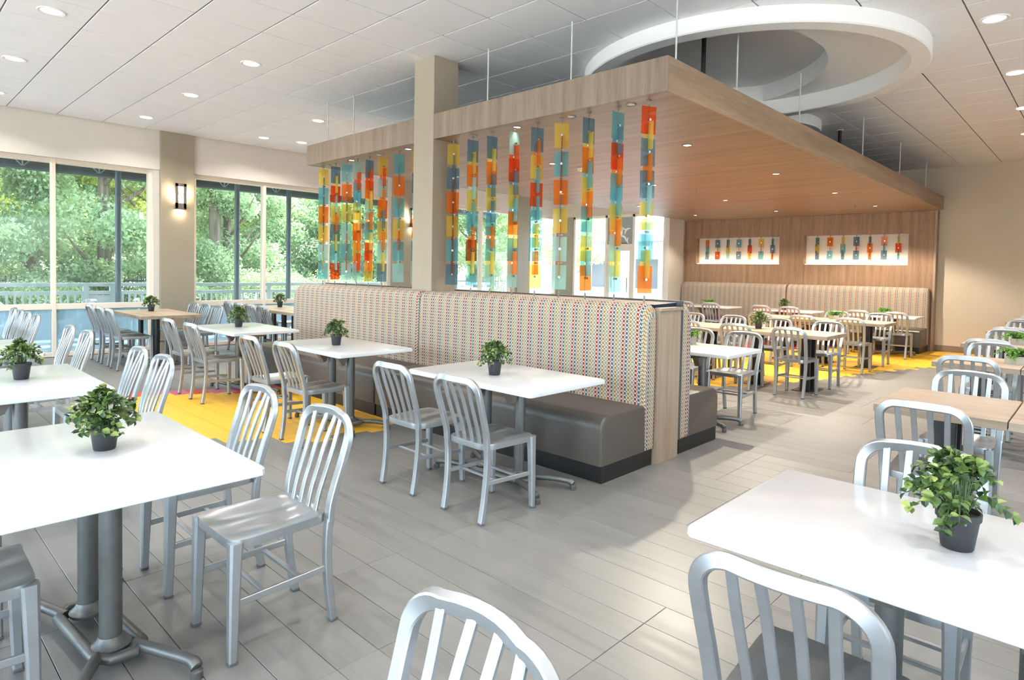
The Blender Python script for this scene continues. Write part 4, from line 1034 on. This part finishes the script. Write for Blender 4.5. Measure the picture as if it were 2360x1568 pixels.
planter(-.57, 6.95, ZT, 'concrete planter with trailing fern on the second right-hand wood row', 31)
planter(-.72, 9.10, ZT, 'concrete planter with trailing fern on the third right-hand wood row', 32)
planter(-3.40, 11.60, ZT, 'concrete planter with trailing fern on the second wood row at the back', 33)
planter(-3.17, 5.98, ZT, 'concrete planter with fern half hidden behind the booth end', 34)
planter(-3.15, 13.80, ZT, 'concrete planter with fern on the wall booth table at right', 35)
planter(-6.75, 13.75, ZT, 'concrete planter with fern on the wall booth table at left', 36)

# ------------------------------------------------------------------ outdoors
tag(MB().box(-80, XW-.2, -60, 90, -.4, -.30).build('lawn', 'grass', smooth=0), 'lawn beyond the patio railing', 'lawn', kind='structure')
tag(MB().box(-80, 60, -70, -5.2, -.45, -.26).build('bounce_lot', 'bounce_paving', smooth=0), 'pale unseen parking lot added behind the viewer to bounce daylight inside', 'parking lot', kind='structure')  # unseen bright ground added to bounce sunlight up through the rear windows
tag(MB().box(5.7, 60, -5.2, 14.55, -.45, -.26).build('bounce_yard', 'bounce_paving', smooth=0), 'pale unseen paving added beside the building to bounce daylight inside', 'paving', kind='structure')  # added reflecting ground, bounces light in through the side openings
tag(MB().box(-80, 60, 14.55, 110, -.45, -.26).build('forecourt', 'road_grey', smooth=0), 'pale forecourt outside the entrance', 'forecourt', kind='structure')
tag(MB().box(-15.6, XW-.2, -8, 14.6, -.30, -.04).build('patio', 'deck_stone', smooth=0), 'pale patio outside the windows', 'patio', kind='structure')
tag(MB().box(-80, -30, -40, 80, -.30, -.28).build('road', 'road_grey', smooth=0), 'pale road behind the trees', 'road', kind='structure')
XR = -14.4
ra = thing('patio_railing', 'grey-white metal railing along the patio outside the windows', 'railing', (XR, 0, 0))
for z in (1.02, .86, .02): MB().box(-.03, .03, -2, 14, z, z+.07).build('rail', 'rail_paint', ra, smooth=0)
bal = MB().box(-.012, .012, -.016, .016, .06, .87).mesh('baluster', 0); bal.materials.append(MATS['rail_paint'])
y = -1.95
while y < 13.9: obj('baluster', bal, None, ra, (0, y, 0)); y += .115
for y in (-1.9, 1.0, 3.05, 3.5, 6.0, 6.7, 9.2, 11.5, 13.8): MB().box(-.045, .045, y-.045, y+.045, -.04, 1.06).build('post', 'rail_paint', ra, smooth=0)
MB().box(-.02, .02, 3.08, 3.47, .0, .85).build('infill_panel', 'rail_paint', ra, smooth=0)
aw = thing('awning', 'dark awning roof with thin truss braces over the patio', 'awning', (-13.1, 4.5, 3.2)); AO = Vector((-13.1, 4.5, 3.2))
def A_(m_): m_.v = [(x-AO.x, y-AO.y, z-AO.z) for x, y, z in m_.v]; return m_
A_(MB().add([(XW-.25, -6, 3.75), (-14.6, -6, 3.42), (-14.6, 14.2, 3.42), (XW-.25, 14.2, 3.75), (XW-.25, -6, 3.80), (-14.6, -6, 3.47), (-14.6, 14.2, 3.47), (XW-.25, 14.2, 3.80)], [(0, 1, 2, 3), (4, 7, 6, 5), (0, 4, 5, 1), (1, 5, 6, 2), (2, 6, 7, 3), (3, 7, 4, 0)])).build('roof_sheet', 'awning_dark', aw, smooth=0)
A_(MB().box(-14.64, -14.58, -6, 14.2, 3.19, 3.47)).build('valance', 'awning_dark', aw, smooth=0)
A_(MB().box(-14.32, -14.26, -6, 14.2, 3.17, 3.22)).build('front_beam', 'post_dark', aw, smooth=0)
py_list = (1.0, 3.555, 5.88, 7.10, 9.8, 12.4)
for y in py_list:
    A_(MB().tube([(-14.2, y, -.04), (-14.2, y, 3.3)], .055, 12)).build('post', 'post_dark', aw)
yb_ = -1.5
while yb_ < 13.5:
    A_(MB().sweep([(-14.3, yb_-.22, 3.45), (-14.3, yb_, 3.21), (-14.3, yb_+.22, 3.45)], .02, .02, (1, 0, 0))).build('brace', 'rail_paint', aw, smooth=0)
    A_(MB().box(-14.31, -14.29, yb_-.01, yb_+.01, 3.21, 3.45)).build('strut', 'rail_paint', aw, smooth=0)
    yb_ += 1.19
for k, (x, y, rz) in enumerate(((-13.6, 2.72, 2.3), (-13.55, 3.42, 2.6), (-13.5, 1.75, .6), (-13.6, 5.55, 2.5), (-13.5, 6.3, 2.2), (-12.9, 6.95, 1.4))):
    c = clone(CHAIR, (x, y, -.04), rz, 'aluminium patio chair outside the windows, %s along the railing from the left' % ORD[k], 'patio chairs outside')
rr = random.Random(9)
for k in range(26):
    y = -1.2+k*.53+rr.uniform(-.02, .02); b = MB(); n = 7
    vs = []; fs = []
    for i in range(6):
        for j in range(n):
            a = 2*PI*j/n; ph = PI*(i+.5)/6
            r_ = .21*(1+.2*rr.uniform(-1, 1)); vs.append((r_*.7*math.sin(ph)*math.cos(a), r_*math.sin(ph)*math.sin(a), .24*math.cos(ph)*(1+.2*rr.uniform(-1, 1))+.05))
    for i in range(5):
        for j in range(n): fs.append((i*n+j, (i+1)*n+j, (i+1)*n+(j+1) % n, i*n+(j+1) % n))
    fs += [tuple(range(n)), tuple(5*n+j for j in range(n))]
    o = b.add(vs, fs).build('boulder', 'rock_white', None, smooth=0, loc=(-15.25+rr.uniform(-.1, .1), y, .19)); o.scale = (1, 1, 1.5)
    tag(o, 'white boulder in the row beyond the patio railing', 'boulder', 'boulders beyond the railing')
fe = thing('garden_fence', 'dark metal picket fence on the lawn under the trees', 'fence', (-21, 6, 0))
for z in (.95, .10): MB().box(-.02, .02, -14, 16, z, z+.05).build('rail', 'fence_dark', fe, smooth=0)
pk = MB(); y = -14
while y < 16: pk.box(-.01, .01, y-.010, y+.010, -.25, 1.1); y += .11
tag(pk.build('pickets', 'fence_dark', fe, smooth=0, fix=False), kind='stuff')
for k in range(13): MB().box(-.035, .035, -14+2.5*k-.035, -14+2.5*k+.035, -.3, 1.18).build('post', 'fence_dark', fe, smooth=0)
def crown(seed, n, rx, rz, zc, leaf, droop=0., clumps=26):
    """leaf cards gathered in clumps inside an egg-shaped crown"""
    g = np.random.default_rng(seed)
    d = g.normal(size=(clumps, 3)); d /= np.linalg.norm(d, axis=1)[:, None]; rad = g.uniform(.25, .95, clumps)[:, None]
    cen = d*rad*np.array([rx, rx, rz])+np.array([0, 0, zc]); cr = g.uniform(.22, .42, clumps)*rx
    idx = g.integers(0, clumps, n); p = g.normal(size=(n, 3)); p /= np.linalg.norm(p, axis=1)[:, None]; p *= (g.uniform(0, 1, n)**.4)[:, None]
    pos = cen[idx]+p*cr[idx][:, None]*np.array([1, 1, .7])
    a = g.normal(size=(n, 3)); a[:, 2] -= droop; a /= np.linalg.norm(a, axis=1)[:, None]; b = np.cross(a, g.normal(size=(n, 3))); b /= np.linalg.norm(b, axis=1)[:, None]
    L = (leaf*g.uniform(.6, 1.3, n))[:, None]
    v = np.stack([pos, pos+a*L*.5+b*L*.28, pos+a*L, pos+a*L*.5-b*L*.28], 1).reshape(-1, 3)
    me = bpy.data.meshes.new('crown'); me.vertices.add(4*n); me.vertices.foreach_set('co', v.ravel().astype(np.float32))
    me.loops.add(4*n); me.loops.foreach_set('vertex_index', np.arange(4*n, dtype=np.int32))
    me.polygons.add(n); me.polygons.foreach_set('loop_start', np.arange(0, 4*n, 4, dtype=np.int32)); me.polygons.foreach_set('loop_total', np.full(n, 4, dtype=np.int32))
    me.update(calc_edges=True); me.validate(); return me
def trunk_mesh(h, r0, seed, br=6):
    g = random.Random(seed); b = MB()
    p = smoothpath([(0, 0, -.3), (g.uniform(-.1, .1), g.uniform(-.1, .1), h*.4), (g.uniform(-.3, .3), g.uniform(-.3, .3), h)], 6)
    b.tube(p, [r0*(1.15-.75*i/(len(p)-1)) for i in range(len(p))], 10)
    for k in range(br):
        s = p[int(len(p)*(.35+.5*k/br))]; a = g.uniform(0, 6.28); L = g.uniform(.9, 1.9)
        q = smoothpath([s, s+Vector((math.cos(a)*L*.5, math.sin(a)*L*.5, L*.35)), s+Vector((math.cos(a)*L, math.sin(a)*L, L*.9))], 4)
        b.tube(q, [r0*.35*(1-.8*i/(len(q)-1)) for i in range(len(q))], 6)
    return b
KINDS = {}
def tree(kind, x, y, s, label, group, rz=0.):
    spec = {'pine': (42000, 2.3, 3.4, 3.6, .10, 'leaf_pine', 5.5, .17), 'leafy': (34000, 2.4, 2.8, 4.3, .10, 'leaf_sunlit', 5.0, .15), 'dark': (34000, 2.6, 2.6, 3.2, .11, 'leaf_tree', 4.5, .2), 'shrub': (14000, 1.5, 1.0, .9, .07, 'leaf_tree', 1.0, .05)}[kind]
    t = thing({'pine': 'feathery_tree', 'leafy': 'sunlit_tree', 'dark': 'broadleaf_tree', 'shrub': 'garden_shrub'}[kind], label, 'shrub' if kind == 'shrub' else 'tree', (x, y, -.3), rz, group); t.scale = (s, s, s)
    if kind not in KINDS:
        me = crown(hash(kind) % 97 if False else len(kind)*7, *spec[:5], droop=.5); me.materials.append(MATS[spec[5]])
        tk = trunk_mesh(spec[6], spec[7], 3).mesh('trunk', .7); tk.materials.append(MATS['bark']); KINDS[kind] = (me, tk)
    tag(obj('crown', KINDS[kind][0], None, t), kind='stuff'); obj('trunk', KINDS[kind][1], None, t)
    return t
G1 = 'feathery trees near the patio'; G2 = 'sunlit trees behind'; G3 = 'broadleaf trees'; G4 = 'low shrubs by the railing'
for k, (kd, x, y, s) in enumerate([('pine', -18.2, 1.2, 1.0), ('pine', -18.6, 4.4, 1.15), ('dark', -19.5, -1.6, 1.1), ('leafy', -23.5, 1.5, 1.35), ('leafy', -24.5, 7.2, 1.3), ('pine', -19.0, 7.6, .95), ('leafy', -26, 12.0, 1.4), ('dark', -21.5, 10.6, 1.0), ('pine', -23, 15.0, 1.2), ('leafy', -28, 18.5, 1.5), ('dark', -33, 5, 1.9), ('dark', -33, -4, 1.9), ('leafy', -36, 24, 1.9), ('pine', -22, 20.5, 1.1), ('dark', -33, 32, 1.8), ('leafy', -18.5, 23.5, 1.0), ('dark', -14, 39, 1.5), ('leafy', -5, 40, 1.6), ('dark', -40, 14, 2.4), ('leafy', -26, 38, 1.7), ('dark', -28, 1.0, 1.6), ('leafy', -29, 9.0, 1.7), ('dark', -27, 5.0, 1.3), ('pine', -24, -3.5, 1.3), ('dark', -31, 14.5, 1.7), ('pine', -20.5, 13.2, 1.0)]):
    nm = {'pine': 'feathery grey-green tree', 'leafy': 'yellow-green sunlit tree', 'dark': 'dark green broadleaf tree'}[kd]
    tree(kd, x, y, s, '%s in the garden outside the windows' % nm, {'pine': G1, 'leafy': G2, 'dark': G3}[kd], k*1.3)
for k, (x, y, s) in enumerate(((-17.2, 2.9, .8), (-17.3, 5.6, .9), (-17.4, 8.0, 1.0), (-17.5, 10.4, .9), (-17.3, 12.6, 1.0), (-18.2, -.2, .7), (-17.6, 6.8, .75), (-22.5, 2.5, 1.1), (-22.6, 5.4, 1.2), (-23, 8.4, 1.2), (-22.4, -.6, 1.1), (-23, 11.6, 1.3))):
    tree('shrub', x, y, s, 'low green shrub growing behind the patio railing', G4, k*2.1)
# tall bare palm trunk and a palm
pt = thing('palm_tree', 'tall palm with a rough brown trunk outside the second window', 'tree', (-18.6, 7.05, -.3))
MB().tube([(0, 0, 0), (.03, 0, 1.9), (.02, .02, 2.6), (0, 0, 5.2)], [.13, .12, .15, .17], 12).build('trunk', 'bark', pt)
def fronds(n, L, seed):
    g = random.Random(seed); b = MB()
    for i in range(n):
        a = 2*PI*i/n+g.uniform(-.2, .2); el = g.uniform(-.1, .9)
        p = smoothpath([(0, 0, 0), (math.cos(a)*L*.5, math.sin(a)*L*.5, L*.35*math.sin(el)+.2), (math.cos(a)*L, math.sin(a)*L, L*.3*math.sin(el)-L*.45)], 6)
        for j in range(1, len(p)):
            T = (p[j]-p[j-1]).normalized(); S = T.cross(Vector((0, 0, 1))).normalized()
            for sd in (-1, 1):
                for u in (0, .5):
                    o = p[j-1].lerp(p[j], u); e = o+S*sd*L*.28*(1-.5*j/len(p))+T*L*.16-Vector((0, 0, L*.12))
                    b.add([o, o+T*.035, e], [(0, 1, 2)])
    return b
tag(fronds(16, 1.7, 4).build('fronds', 'leaf_tree', pt, smooth=0, loc=(0, 0, 5.2), fix=False), kind='stuff')
p2 = thing('palm_tree', 'fan palm drooping into the leftmost window', 'tree', (-18.4, -.5, -.3))
MB().tube([(0, 0, 0), (.03, .05, 1.5), (.0, .1, 3.2)], [.16, .14, .13], 12).build('trunk', 'bark', p2)
tag(fronds(22, 1.6, 6).build('fronds', 'leaf_pine', p2, smooth=0, loc=(0, .1, 3.2), fix=False), kind='stuff')
def car(x, y, rz, body, label):
    t = thing('parked_car', label, 'car', (x, y, -.28), rz, 'cars parked behind the trees')
    MB().prism([(-2.1, .3), (-2.15, .65), (-1.9, .85), (-1.25, .92), (-.6, 1.38), (.7, 1.42), (1.4, .98), (2.05, .86), (2.15, .5), (2.1, .3)], -.85, .85, 'y').build('body', body, t, smooth=.4)
    MB().prism([(-1.12, .95), (-.56, 1.32), (.66, 1.35), (1.24, .98)], -.862, .862, 'y').build('windows', 'car_glass', t, smooth=0)
    for wx in (-1.3, 1.3):
        for s in (-1, 1): MB().sweep([(wx, s*.72, .32), (wx, s*.88, .32)], .64, .64, (0, 0, 1), round_=18).build('wheel', 'tyre', t)
car(-30, 10.8, 1.5, 'car_blue', 'dark blue parked car behind the shrubs, second window'); car(-30.5, 17.2, 1.6, 'car_silver', 'silver parked car behind the trees, by the glass strands'); car(-31, 5.5, 1.5, 'car_silver', 'silver parked car behind the feathery trees')
bd = thing('outbuilding', 'pale blue-grey building beyond the entrance glazing', 'building', (-13, 30, -.3))
MB().box(-9, 9, -2, 2, 0, 3.4).build('walls', 'building_pale', bd, smooth=0)
MB().prism([(-2.5, 3.4), (2.5, 3.4), (0, 4.6)], -9.5, 9.5, 'x').build('roof', 'building_roof', bd, smooth=0)
for x in (-7, -4.2, -1.4, 1.4, 4.2, 7):
    f_ = MB().box(x-.75, x+.75, -2.04, -1.99, .9, 2.6).build('window', 'rail_paint', bd, smooth=0); MB().box(x-.65, x+.65, -2.06, -2.0, 1.0, 2.5).build('pane', 'car_glass', f_, smooth=0)
fc = thing('entrance_railing', 'white picket railing outside the entrance glazing', 'railing', (-9.6, 16.6, -.26))
for z in (.2, 1.02): MB().box(-2.4, 2.4, -.02, .02, z, z+.06).build('rail', 'sticker_white', fc, smooth=0)
pm = MB().box(-.014, .014, -.014, .014, 0, 1.02).mesh('picket', 0); pm.materials.append(MATS['sticker_white'])
for k in range(40): obj('picket', pm, None, fc, (-2.35+k*.12, 0, .0))
